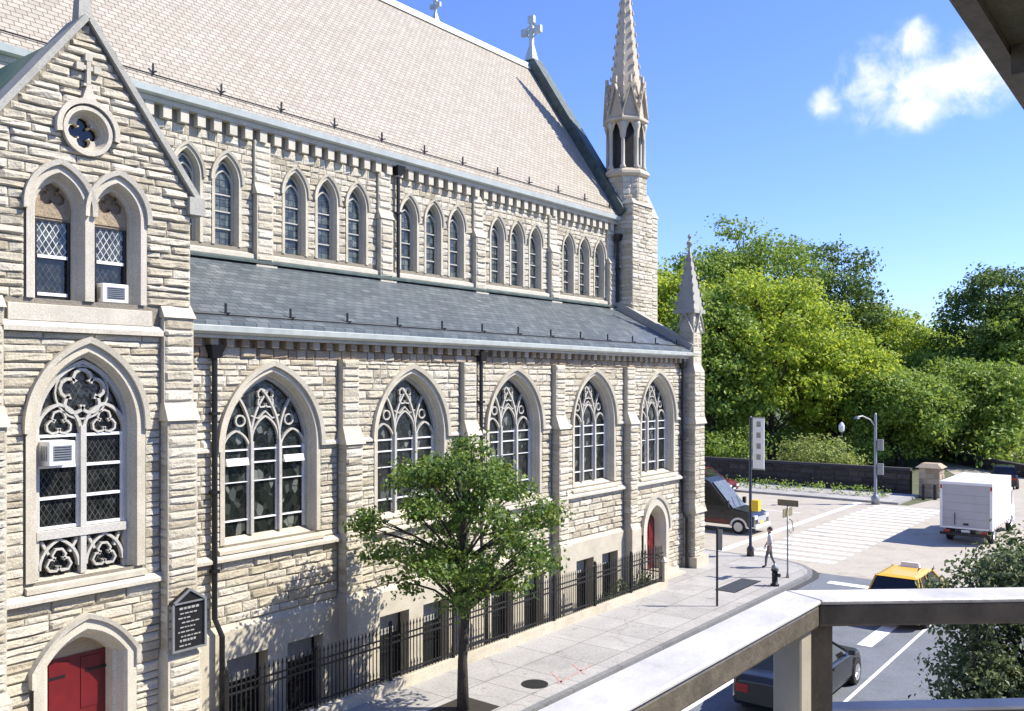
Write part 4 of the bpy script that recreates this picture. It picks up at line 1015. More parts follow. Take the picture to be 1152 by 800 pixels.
for x in (46, 54.5): 
    for y in range(20, 110, 9): mk.add([(x, y, .010), (x + .14, y, .010), (x + .14, y + 3, .010), (x, y + 3, .010)], [(0, 1, 2, 3)])
mk.add([(39.6, 18.4, .010), (61.8, 18.4, .010), (61.8, 18.8, .010), (39.6, 18.8, .010)], [(0, 1, 2, 3)])
mk.build('crosswalk_marking', 'mark')['kind'] = 'structure'
# pavement grate and manhole
gr = MB().box(31.75, 34.3, 14.15, 14.98, .15, .162).build('pavement_grate', 'iron'); tag(gr, 'dark iron cellar grate set in the sidewalk near the corner', 'grate')
m = MB()
for k in range(24): x = 31.82 + k * .104; m.box(x, x + .03, 14.2, 14.93, .162, .172)
m.build('grate_bars', 'grey', gr)
mh = MB().lathe(18.9, 14.05, [(.36, .145), (.36, .163), (.33, .168), (.0, .168)], 24).build('manhole_cover', 'iron'); tag(mh, 'round black manhole cover in the sidewalk beside the street tree', 'manhole cover')
M['redmark'] = concrete('faded_red_paint', (.46, .30, .26)); m = MB()
for x0, y0, x1, y1 in ((19.3, 13.6, 21.2, 13.75), (19.4, 13.5, 20.0, 14.3), (20.4, 13.45, 20.9, 14.2)):
    d = Vector((x1 - x0, y1 - y0)).normalized() * .035; m.add([(x0 - d.y, y0 + d.x, .156), (x0 + d.y, y0 - d.x, .156), (x1 + d.y, y1 - d.x, .156), (x1 - d.y, y1 + d.x, .156)], [(0, 1, 2, 3)])
m.build('sidewalk_marking', 'redmark')['kind'] = 'structure'

# ================================================================== TREES
def leaf_quad(vs, fs, p, nrm, s, rot):
    u = nrm.orthogonal().normalized(); w = nrm.cross(u); a = u * math.cos(rot) + w * math.sin(rot); b = nrm.cross(a)
    o = len(vs); k = s * .5
    bend = nrm * (k * .25)
    vs += [tuple(p - a * k), tuple(p + b * k * .62 + bend), tuple(p + a * k), tuple(p - b * k * .62 + bend)]
    fs.append((o, o + 1, o + 2, o + 3))
def crown_mesh(lobes, n, size, seed, up=.35, shell=.55, sub=None):
    """lobes: (center, (rx,ry,rz), weight). Leaves gather in twig-size clumps near the lobe shells."""
    r = random.Random(seed); vs, fs = [], []
    tot = sum(l[2] for l in lobes)
    per = 14 if sub is None else sub
    for c, rad, wt in lobes:
        k = int(n * wt / tot / per)
        for _ in range(k):
            d = Vector((r.gauss(0, 1), r.gauss(0, 1), r.gauss(0, 1))).normalized()
            q = shell + (1 - shell) * r.random() ** .6
            q *= 1 + r.gauss(0, .07)
            cc = Vector(c) + Vector((d.x * rad[0] * q, d.y * rad[1] * q, d.z * rad[2] * q))
            cs = size * r.uniform(1.6, 3.0); cn = (d + Vector((0, 0, up)) + Vector((r.gauss(0, .35), r.gauss(0, .35), r.gauss(0, .35)))).normalized()
            for _ in range(per):
                off = Vector((r.gauss(0, 1), r.gauss(0, 1), r.gauss(0, .55))) * cs * .55
                nn = (cn + Vector((r.gauss(0, .55), r.gauss(0, .55), r.gauss(0, .55)))).normalized()
                leaf_quad(vs, fs, cc + off, nn, size * r.uniform(.7, 1.35), r.uniform(0, 2 * PI))
    m = MB(); m.v = vs; m.f = fs; return m
def limbs(m, base, top, r0, lobes, seed, lean=0):
    r = random.Random(seed); b = Vector(base); t = Vector(top)
    pts = [b + (t - b) * k / 5 + Vector((r.uniform(-1, 1), r.uniform(-1, 1), 0)) * r0 * .5 * (k in (1, 2, 3, 4)) for k in range(6)]
    m.tube([tuple(b - Vector((0, 0, .1)))] + [tuple(p) for p in pts[1:]], [r0 * 1.35, r0 * 1.0, r0 * .92, r0 * .8, r0 * .62, r0 * .35], 9)
    for c, rad, wt in lobes:
        c = Vector(c); hd_ = math.hypot(c.x - b.x, c.y - b.y)
        cand = [p for p in pts[1:5] if p.z < c.z - .35 * hd_] or [pts[1] * .5 + pts[2] * .5]
        st = cand[-1]; mid = (st + c) / 2 + Vector((r.uniform(-.2, .2), r.uniform(-.2, .2), .25)) * rad[0]
        m.tube([tuple(st), tuple(mid), tuple(c)], [r0 * .34, r0 * .22, r0 * .07], 6)
        for _ in range(2):
            e = c + Vector((r.uniform(-1, 1) * rad[0], r.uniform(-1, 1) * rad[1], r.uniform(-.4, .9) * rad[2])) * .8
            m.tube([tuple(mid), tuple((mid + e) / 2 + Vector((0, 0, .05 * rad[2]))), tuple(e)], [r0 * .2, r0 * .13, r0 * .04], 5)
def tree(name, base, lobes, n, size, mt, r0, label, cat='tree', group=None, seed=1, top=None, up=.35, shell=.55, sub=None):
    rt = empty(name, base); tag(rt, label, cat, group)
    m = MB(); tp = top or (lobes[0][0][0], lobes[0][0][1], lobes[0][0][2] + lobes[0][1][2] * .4); limbs(m, base, tp, r0, lobes, seed); m.build('trunk', 'bark', rt, True)
    crown_mesh(lobes, n, size, seed, up, shell, sub).build('crown', mt, rt)
    return rt
# street tree before the church
bx, by = 16.37, 14.35
lob = [((bx, by, 5.0), (1.8, 1.8, 1.4), .9)]
rt_r = random.Random(11)
for k in range(30):
    a = 2.399 * k + rt_r.uniform(-.3, .3); q = math.sqrt((k + .5) / 30) ; rr_ = 2.35 * q * rt_r.uniform(.8, 1.12)
    zt = 6.4 - 1.7 * q ** 2.0 + rt_r.uniform(-.4, .25)
    s_ = rt_r.uniform(.3, .7); lob.append(((bx + rr_ * math.cos(a), by + rr_ * math.sin(a), zt), (s_, s_, s_ * .62), .32 * s_ / .5))
for k in range(26):
    a = 2.399 * k + rt_r.uniform(-.3, .3); rr_ = 2.3 * ((k + .5) / 26) ** .6; s_ = rt_r.uniform(.35, .6)
    lob.append(((bx + rr_ * math.cos(a), by + rr_ * math.sin(a), rt_r.uniform(2.95, 4.3) + .12 * rr_), (s_, s_, s_ * .6), .24))
tree('street_tree', (bx, by, .15), lob, 15500, .12, 'leaf', .12, 'young round-crowned tree on the sidewalk in front of the church fence', 'tree', None, 3, (bx + .05, by, 6.1), shell=.15)
tp = sheet('tree_pit', [(bx - .7, by - .6), (bx + .7, by - .6), (bx + .7, by + .6), (bx - .7, by + .6)], .155, 'soil')
# tree in front of the balcony, right edge
fx, fy = 16.25, 2.05
lob = [((fx, fy, 3.9), (1.45, 1.45, 1.0), 1.2), ((fx - 1.0, fy + .7, 3.5), (.9, .85, .7), .7), ((fx + .9, fy - .8, 4.6), (1.1, 1.1, .9), 1), ((fx - .7, fy + .3, 2.7), (1.1, 1.1, .8), .9), ((fx + .5, fy + .2, 4.5), (.8, .8, .6), .5), ((fx + .5, fy - .8, 3.0), (1.3, 1.3, .9), .9), ((fx + 1.1, fy - .7, 5.5), (.9, .9, .7), .6), ((fx + .2, fy + .1, 5.0), (.7, .7, .5), .4), ((fx - 1.25, fy + .85, 4.85), (.7, .65, .5), .4), ((fx - .9, fy + .3, 5.25), (.65, .65, .45), .35), ((fx - .2, fy + .2, 5.35), (.7, .7, .5), .4), ((fx - 1.2, fy + .3, 3.3), (.8, .8, .7), .5), ((fx - .2, fy + 1.1, 4.2), (.5, .5, .35), .15)]
tree('street_tree', (fx, fy, .15), lob, 30000, .088, 'leafd', .14, 'leafy street tree just beyond the balcony railing, seen from above', 'tree', None, 5, (fx, fy, 4.3), shell=.2)

def P(px, py, dist):      # point in the park measured along the view axis
    a = math.atan(.784); ca, sa = math.cos(a), math.sin(a); X = (px - 576) / 1000 * dist
    return Vector((dist * ca + X * sa, dist * sa - X * ca, EYE + (430 - py) / 1000 * dist))
parks = [ # px of trunk, top py, distance, crown radius, material, label
    (742, 280, 96, 6.2, 'park1', 'bright green park tree seen just right of the church turret'),
    (796, 258, 99, 6.4, 'park2', 'park tree rising behind the corner pinnacle of the church'),
    (853, 234, 102, 7.6, 'park2', 'tallest park tree with a domed crown beyond the wall'),
    (930, 266, 104, 6.6, 'park3', 'dark rounded park tree right of the tallest one'),
    (868, 296, 88, 6.2, 'park1', 'sunlit yellow-green park tree in front of the tallest one'),
    (800, 320, 86, 5.0, 'park2', 'mid-green park tree low behind the white banner'),
    (985, 330, 106, 7.0, 'park1', 'light green park tree left of the gap in the treeline'),
    (1035, 358, 112, 7.0, 'park1', 'low pale park tree in the gap of the treeline'),
    (945, 360, 90, 5.6, 'park1', 'bright leafy park tree above the stone gate pier'),
    (1062, 392, 98, 6.0, 'park2', 'small park tree in front of the dark tree by the road'),
    (1120, 288, 100, 5.6, 'park3', 'tall dark park tree above the box truck'),
    (1172, 318, 96, 6.2, 'park2', 'park tree at the right end of the treeline'),
    (1100, 400, 88, 5.0, 'park2', 'low spreading park tree above the transverse road wall'),
    (1012, 412, 86, 4.8, 'park2', 'small shaded park tree behind the tall lamp post'),
]
for k, (px, py, di, rad, mt, lab) in enumerate(parks):
    top = P(px, py, di); b = Vector((top.x, top.y, 0)); H_ = top.z; r = random.Random(50 + k)
    zlo = 1.6; zc = (H_ + zlo) / 2; rz = (H_ - zlo) / 2
    lobs = [((b.x, b.y, zc), (rad * .8, rad * .8, rz * .8), 2.0), ((b.x, b.y, zc + rz * .45), (rad * .62, rad * .62, rz * .42), 1.6)]
    nl = 38
    for j in range(nl):
        zz = 1 - 1.85 * (j + .5) / nl; a = 2.399 * j + r.uniform(-.3, .3); q = math.sqrt(max(0, 1 - zz * zz)) ** .8; o = r.uniform(.72, .98)
        s = rad * r.uniform(.22, .36)
        lobs.append(((b.x + rad * o * q * math.cos(a), b.y + rad * o * q * math.sin(a), zc + (rz - s * .5) * zz * o), (s, s, s * .62), .3 * s / 1.5))
    tree('park_tree', (b.x, b.y, 0), lobs, 19000, .40, mt, .32, lab, 'tree', 'trees in the park', 90 + k, (b.x, b.y, H_ * .75), up=.55, shell=.45, sub=12)
def shrub(name, c, rx, ry, rz, n, size, mt, label, group, seed, arching=False):
    rt = empty(name, (c[0], c[1], c[2])); tag(rt, label, 'shrub', group); r = random.Random(seed)
    m = MB()
    for k in range(7):
        a = 2 * PI * k / 7; e = Vector((c[0] + rx * .7 * math.cos(a), c[1] + ry * .7 * math.sin(a), c[2] + rz * r.uniform(.8, 1.5)))
        m.tube([(c[0], c[1], c[2] - .05), tuple((Vector(c) + e) / 2 + Vector((0, 0, rz * .4))), tuple(e)], [.05, .035, .012], 5)
    m.build('stem', 'bark', rt)
    lobs = [((c[0], c[1], c[2] + rz * .8), (rx * .7, ry * .7, rz * .75), 1)]
    for k in range(6): a = 2 * PI * k / 6 + r.random(); lobs.append(((c[0] + rx * .55 * math.cos(a), c[1] + ry * .55 * math.sin(a), c[2] + rz * r.uniform(.5, 1.1)), (rx * .45, ry * .45, rz * .5), .6))
    crown_mesh(lobs, n, size, seed, .4, .45, 10).build('crown', mt, rt)
p = Vector((71.2, 24.3, 0)); 
shrub('park_shrub', (p.x, p.y, 0), 2.6, 3.6, 2.5, 4200, .24, 'bushy', 'pale yellow-green arching shrub spilling over the park wall', 'shrubs behind the park wall', 5)
for k, (px, di, rx, rz, mt, lab) in enumerate(((765, 84, 4, 2.4, 'park2', 'dark shrub behind the park wall, left of the banner pole'), (820, 82, 4, 2.6, 'park2', 'dark shrub behind the park wall, beside the banner pole'), (860, 90, 4, 2.6, 'park2', 'dark shrub behind the park wall, just left of the pale shrub'),
        (955, 84, 4, 2.2, 'park2', 'dark shrub behind the park wall, right of the pale shrub'), (1012, 86, 4.2, 3.0, 'park2', 'dark shrub behind the stone gate pier'), (1060, 100, 4.5, 2.6, 'park2', 'dark shrub above the transverse road, nearest the gate pier'),
        (1105, 92, 4, 2.4, 'park2', 'green shrub above the transverse road wall'), (1150, 88, 3.6, 2.2, 'bushy', 'pale shrub above the transverse road, at the right edge'))):
    p = P(px, 470, di); shrub('park_shrub', (p.x, p.y, 0), rx, rx, rz, 2200, .3, mt, lab, 'shrubs behind the park wall', 20 + k)
fw = crown_mesh([((128 + 9 * (k % 2), -14 + 8.5 * k, 8 + 2.5 * math.sin(k * 1.7)), (9, 8, 8), 1) for k in range(18)], 16000, .9, 78, .5, .5, 10).build('far_woods', 'park2'); fw['kind'] = 'stuff'; fw['label'] = 'far wooded mass closing the view behind the park trees'
us = crown_mesh([((95 + 6 * (k % 3), 14 + 5 * k, 2.2), (6, 5, 2.6), 1) for k in range(9)], 9000, .5, 77, .4, .3, 10).build('park_undergrowth', 'park2'); us['kind'] = 'stuff'; us['label'] = 'dark undergrowth beneath the park trees'
for k, (px, py) in enumerate(((0, 0),)): pass
for k, (x, y, s, lab) in enumerate(((27.6, 17.25, .45, 'small dark shrub behind the iron fence, under the fourth aisle window'), (29.0, 17.3, .5, 'dark shrub behind the iron fence, beside its end pier'), (30.1, 17.25, .5, 'variegated shrub in the fence corner by the small red door'))):
    shrub('areaway_shrub', (x, y, -1.0), s, s * .9, 1.05 + .1 * k, 900, .1, 'leafd', lab, 'shrubs in the church areaway', 40 + k)

# low hedge and rail on the park side
hd = crown_mesh([((64.6, 18 + 1.5 * k, .45), (.5, .9, .42), 1) for k in range(22)], 2600, .16, 31, .4, .3, 10).build('low_hedge', 'park2'); tag(hd, 'low strip of ground cover along the park sidewalk', 'hedge', kind='stuff')

# ================================================================== PARK WALL, PIER, LAMPS
def wallrun(name, pts, h, th, m, label, cat='wall'):
    rt = empty(name, (pts[0][0], pts[0][1], 0)); tag(rt, label, cat)
    body = MB(); cap = MB()
    for (x0, y0), (x1, y1) in zip(pts[:-1], pts[1:]):
        d = Vector((x1 - x0, y1 - y0, 0)); l = d.length; d /= l; n = Vector((d.y, -d.x, 0))
        if n.x > 0: n = -n          # towards the avenue
        p = Vector((x0, y0, 0))
        rockwall(body, lambda u, w, dd: tuple(p + d * u + n * dd + Vector((0, 0, w))), 0, l, -.05, h, dep=(.04, .1), lo=.3, hi=.45, lmin=.5, lmax=1.3)
        q = [p - n * th, p + d * l - n * th]; body.add([tuple(p), tuple(p + d * l), tuple(p + d * l + Vector((0, 0, h))), tuple(p + Vector((0, 0, h)))], [(0, 1, 2, 3)])
        body.add([tuple(q[0]), tuple(q[1]), tuple(q[1] + Vector((0, 0, h))), tuple(q[0] + Vector((0, 0, h)))], [(0, 1, 2, 3)])
        a, b = p + n * .12, p + d * l + n * .12; a2, b2 = p - n * (th + .1), p + d * l - n * (th + .1); Z = Vector((0, 0, h)); Z2 = Vector((0, 0, h + .2))
        cap.hexa([tuple(v + Z) for v in (a, b, b2, a2)], [tuple(v + Z2) for v in (a + n * -.1, b + n * -.1, b2 + n * .1, a2 + n * .1)])
    body.build('masonry', m, rt); cap.build('capstone', m, rt)
wallrun('park_wall', [(68.0, 16.9), (68.0, 34), (68.4, 70)], 1.75, .5, 'parkwall', 'dark brown stone park wall along the far sidewalk of the avenue')
wallrun('road_wall', [(85.0, 3.0), (86, 12), (99.5, 21.5), (115, 27)], .9, .5, 'parkwall', 'low brown wall curving beside the transverse road')
rt = empty('gate_pier', (68.0, 15.6, 0)); tag(rt, 'square tan stone gate pier at the end of the park wall', 'gate pier')
m = MB(); m.box(67.45, 68.75, 14.85, 16.2, 0, 2.1); rockwall(m, frXn(67.45), 14.85, 16.2, 0, 2.1, lo=.3, hi=.4); rockwall(m, frY(14.85), 67.45, 68.75, 0, 2.1, lo=.3, hi=.4); m.build('shaft', 'tanpier', rt)
MB().hexa([(67.25, 14.65, 2.1), (68.95, 14.65, 2.1), (68.95, 16.4, 2.1), (67.25, 16.4, 2.1)], [(67.6, 15.0, 2.4), (68.6, 15.0, 2.4), (68.6, 16.05, 2.4), (67.6, 16.05, 2.4)]).build('cap', 'tanpier', rt)
for k, (x, y) in enumerate(((66.4, 14.9), (66.8, 14.3), (66.2, 15.6))):
    b = MB().lathe(x, y, [(.11, 0), (.11, .95), (.08, 1.05), (0, 1.08)], 10).build('bollard', 'iron'); tag(b, ['dark bollard standing in front of the gate pier', 'dark bollard nearest the transverse road', 'dark bollard on the park sidewalk side of the gate pier'][k], 'bollard', 'bollards by the gate pier')
def lamp(x, y, h, label, arm):
    rt = empty('street_lamp', (x, y, 0)); tag(rt, label, 'street lamp', 'street lamps across the avenue')
    MB().lathe(x, y, [(.26, .0), (.26, .5), (.15, .62), (.10, .8), (.085, h * .97), (.05, h)], 10).build('pole', 'grey' if arm else 'iron', rt, True)
    if arm:
        MB().tube([(x, y, h - .9), (x - .3, y + .25, h - .45), (x - .8, y + .6, h - .2), (x - 1.1, y + .8, h - .25)], .05, 6).build('arm', 'grey', rt)
        MB().hexa([(x - 1.5, y + .7, h - .38), (x - 1.0, y + .7, h - .38), (x - 1.0, y + .95, h - .38), (x - 1.5, y + .95, h - .38)], [(x - 1.4, y + .74, h - .22), (x - 1.0, y + .74, h - .22), (x - 1.0, y + .9, h - .22), (x - 1.4, y + .9, h - .22)]).build('lamp_head', 'grey', rt)
        for z in (3.6, 2.0): MB().box(x - .1, x + .12, y - .5, y - .15, z, z + .75).build('sign_plate', 'grey', rt)
    else:
        MB().lathe(x, y, [(.1, h), (.22, h + .12), (.26, h + .5), (.14, h + .72), (.05, h + .82)], 8).build('lantern', 'lens', rt)
lamp(61.6, 17.5, 6.1, 'pale street lamp with curved arm on the far kerb of the avenue', True)
lamp(73.1, 23.4, 4.1, 'black park lamp with a glass lantern behind the park wall', False)

# ================================================================== STREET FURNITURE
sx, sy = 38.95, 16.6
rt = empty('signal_pole', (sx, sy, .15)); tag(rt, 'tall traffic pole with white banner and yellow signal on the church corner', 'signal pole')
MB().lathe(sx, sy, [(.17, .15), (.17, .5), (.07, .65), (.06, 6.4), (.04, 6.6)], 10).build('pole', 'vandark', rt, True)
MB().box(sx - .16, sx + .16, sy - .44, sy - .12, 2.25, 2.75).box(sx - .04, sx + .04, sy - .14, sy - .05, 2.35, 2.65).build('signal_head', 'sigyellow', rt)
bn = MB().box(sx - .02, sx + .02, sy - .66, sy - .12, 4.2, 6.5).build('banner', 'banner', rt)
m = MB()
for k in range(4): m.box(sx - .026, sx - .02, sy - .5, sy - .3, 4.6 + .5 * k, 4.85 + .5 * k)
m.build('banner_mark', 'grey', bn)
MB().box(sx - .03, sx + .03, sy - .68, sy, 6.5, 6.55).build('banner_arm', 'grey', rt); MB().box(sx - .03, sx + .03, sy - .68, sy, 4.14, 4.19).build('banner_arm', 'grey', rt)
# corner sign
px_, py_ = 35.57, 13.56
rt = empty('corner_sign', (px_, py_, .15)); tag(rt, 'pole with brown sign panels beside the hydrant at the kerb', 'sign')
MB().lathe(px_, py_, [(.075, .15), (.05, .3), (.035, .4), (.035, 3.2)], 8).build('pole', 'grey', rt, True)
bevel(MB().box(px_ - .55, px_ + .45, py_ - .03, py_ + .0, 2.66, 3.02).build('sign_panel', 'olive', rt), .01)
bevel(MB().box(px_ - .025, px_ + .005, py_ - .45, py_ + .42, 3.08, 3.34).build('sign_panel', 'olive', rt), .01)
m = MB().tube([(px_ + .05, py_ - .04, 2.55), (px_ + .05, py_ - .16, 2.5), (px_ + .1, py_ - .2, 2.1), (px_ + .05, py_ - .1, 1.98), (px_ + .04, py_ - .04, 2.1)], .02, 5); m.build('bracket', 'olive', rt)
# edge-on parking sign
qx, qy = 29.5, 13.82
rt = empty('parking_sign', (qx, qy, .15)); tag(rt, 'thin dark parking sign post near the sidewalk grate', 'sign')
MB().box(qx - .03, qx + .03, qy - .03, qy + .03, .15, 2.95).build('post', 'iron', rt); MB().box(qx - .012, qx + .012, qy - .2, qy + .02, 2.15, 2.9).build('sign_plate', 'grey', rt).location
# hydrant
hx, hy = 33.85, 13.42
rt = empty('fire_hydrant', (hx, hy, .15)); tag(rt, 'black fire hydrant at the kerb between grate and corner sign', 'fire hydrant')
MB().lathe(hx, hy, [(.17, .15), (.17, .22), (.115, .25), (.11, .72), (.15, .75), (.15, .8)], 12).build('barrel', 'iron', rt, True)
MB().lathe(hx, hy, [(.14, .8), (.12, .9), (.06, .97), (.04, 1.03), (.0, 1.03)], 12).build('bonnet', 'grey', rt, True)
for s in (-1, 1): MB().tube([(hx, hy, .62), (hx + s * .2, hy, .62)], .05, 8).build('nozzle', 'iron', rt)
MB().tube([(hx, hy, .58), (hx, hy - .22, .58)], .07, 8).build('nozzle', 'iron', rt)

# ================================================================== PERSON
def person(x, y, z, face):
    rt = empty('person', (x, y, z), face)
    tag(rt, 'person in pale shirt and grey trousers walking on the corner sidewalk', 'person')
    bm = bmesh.new(); sk = bm.verts.layers.skin.verify()
    J = {}
    def j(n, p, r): v = bm.verts.new(p); v[sk].radius = (r[0] * 1.14, r[1] * 1.14); J[n] = v; return v
    j('pelvis', (0, 0, .93), (.155, .115)); j('waist', (0, .01, 1.1), (.14, .10)); j('chest', (0, .015, 1.32), (.17, .115)); j('neck0', (0, 0, 1.47), (.075, .07)); j('neck', (0, -.01, 1.54), (.055, .055)); j('head', (0, -.03, 1.64), (.085, .1)); j('crown', (0, -.015, 1.73), (.07, .085))
    for s in (-1, 1):
        n = str(s)
        j('hip' + n, (s * .095, 0, .88), (.09, .09)); j('knee' + n, (s * .1, -.03 - .1 * s, .49), (.06, .06)); j('ankle' + n, (s * .1, .04 - .2 * s, .09 + .02 * (s < 0)), (.04, .04)); j('toe' + n, (s * .115, -.12 - .2 * s, .04), (.04, .032))
        j('sho' + n, (s * .185, .01, 1.42), (.065, .06)); j('elb' + n, (s * .235, .02 + .06 * s, 1.14), (.042, .042)); j('wri' + n, (s * .24, -.08 + .1 * s, .92), (.03, .03)); j('hand' + n, (s * .235, -.11 + .1 * s, .83), (.032, .022))
    E_ = [('pelvis', 'waist'), ('waist', 'chest'), ('chest', 'neck0'), ('neck0', 'neck'), ('neck', 'head'), ('head', 'crown')]
    for s in ('-1', '1'): E_ += [('pelvis', 'hip' + s), ('hip' + s, 'knee' + s), ('knee' + s, 'ankle' + s), ('ankle' + s, 'toe' + s), ('chest', 'sho' + s), ('sho' + s, 'elb' + s), ('elb' + s, 'wri' + s), ('wri' + s, 'hand' + s)]
    for a, b in E_: bm.edges.new((J[a], J[b]))
    J['pelvis'][sk].use_root = True
    me = bpy.data.meshes.new('body'); bm.to_mesh(me); bm.free()
    o = bpy.data.objects.new('body', me); col.objects.link(o); o.parent = rt
    o.modifiers.new('skin', 'SKIN').use_smooth_shade = True; s2 = o.modifiers.new('sub', 'SUBSURF'); s2.levels = s2.render_levels = 2
    dg = bpy.context.evaluated_depsgraph_get(); me2 = bpy.data.meshes.new_from_object(o.evaluated_get(dg)); o.modifiers.clear(); o.data = me2
    me2.materials.clear()
    for k in ('skin', 'shirt', 'trouser', 'iron'): me2.materials.append(M[k])
    for p in me2.polygons:
        c = p.center; p.use_smooth = True
        if c.z < .09: p.material_index = 3
        elif c.z < .98 and abs(c.x) < .19 and not (c.z > .78 and abs(c.x) > .2): p.material_index = 2
        elif c.z < 1.49 and not (abs(c.x) > .19 and c.z < 1.12): p.material_index = 1
        else: p.material_index = 0
    # hair, nose and ears as children; fingers as short chains
    ABSOLUTE[0] = False
    h = MB()
    rings = []
    for k in range(7):
        a = PI / 2 * k / 6; zz = 1.665 + .115 * math.sin(a); rr = math.cos(a); rings.append([(.098 * rr * math.cos(t) , .012 + .112 * rr * math.sin(t) + .012, zz - (.06 if math.sin(t) > .1 and k < 2 else 0)) for t in [2 * PI * q / 14 for q in range(14)]])
    h.loft(rings, True, False, True); h.build('hair', 'hair', rt, True)
    f = MB()
    for s in (-1, 1):
        for q in range(5):
            bx_ = s * .235 + (q - 2) * .013 * 0; yy = -.13 + .1 * s + (q - 2) * .016
            if q == 0: f.tube([(bx_, yy, .83), (bx_ - s * .012, yy - .022, .795), (bx_ - s * .014, yy - .026, .77)], [.01, .009, .007], 5)
            else: f.tube([(bx_, yy + .02, .81), (bx_ - s * .004, yy + .02, .77 - .004 * (2 - abs(q - 2.5))), (bx_ - s * .016, yy + .014, .735)], [.009, .008, .006], 5)
    f.build('fingers', 'skin', rt)
    ABSOLUTE[0] = True
person(37.0, 14.9, .15, R(200))

# ================================================================== VEHICLES
def wheel_parts(rt, x, y, r, w, side):
    def ringm(prof, n=24): return [[(x + rr * math.cos(2 * PI * k / n), yy, r + rr * math.sin(2 * PI * k / n)) for k in range(n)] for rr, yy in prof]
    m = MB(); m.loft(ringm([(r * .62, y - w / 2), (r * .96, y - w / 2), (r, y - w / 2 + .03), (r, y + w / 2 - .03), (r * .96, y + w / 2), (r * .62, y + w / 2)]), True, True, True); t = m.build('wheel', 'tyre', rt)
    m = MB(); o = side * w / 2; m.loft(ringm([(r * .66, y + o * .9), (r * .66, y + o * 1.09), (r * .58, y + o * 1.04), (r * .2, y + o * 1.03), (r * .16, y + o * 1.12), (0.01, y + o * 1.12)], 20), True)
    for k in range(5):
        a = 2 * PI * k / 5; c, s_ = math.cos(a), math.sin(a); q = lambda rr, ww, yy: (x + rr * c - ww * s_, yy, r + rr * s_ + ww * c)
        ya, yb = y + o * 1.0, y + o * 1.12
        m.hexa([q(r * .15, -.04, ya), q(r * .6, -.055, ya), q(r * .6, .055, ya), q(r * .15, .04, ya)], [q(r * .15, -.03, yb), q(r * .6, -.045, yb), q(r * .6, .045, yb), q(r * .15, .03, yb)])
    m.build('rim', 'rim', t)
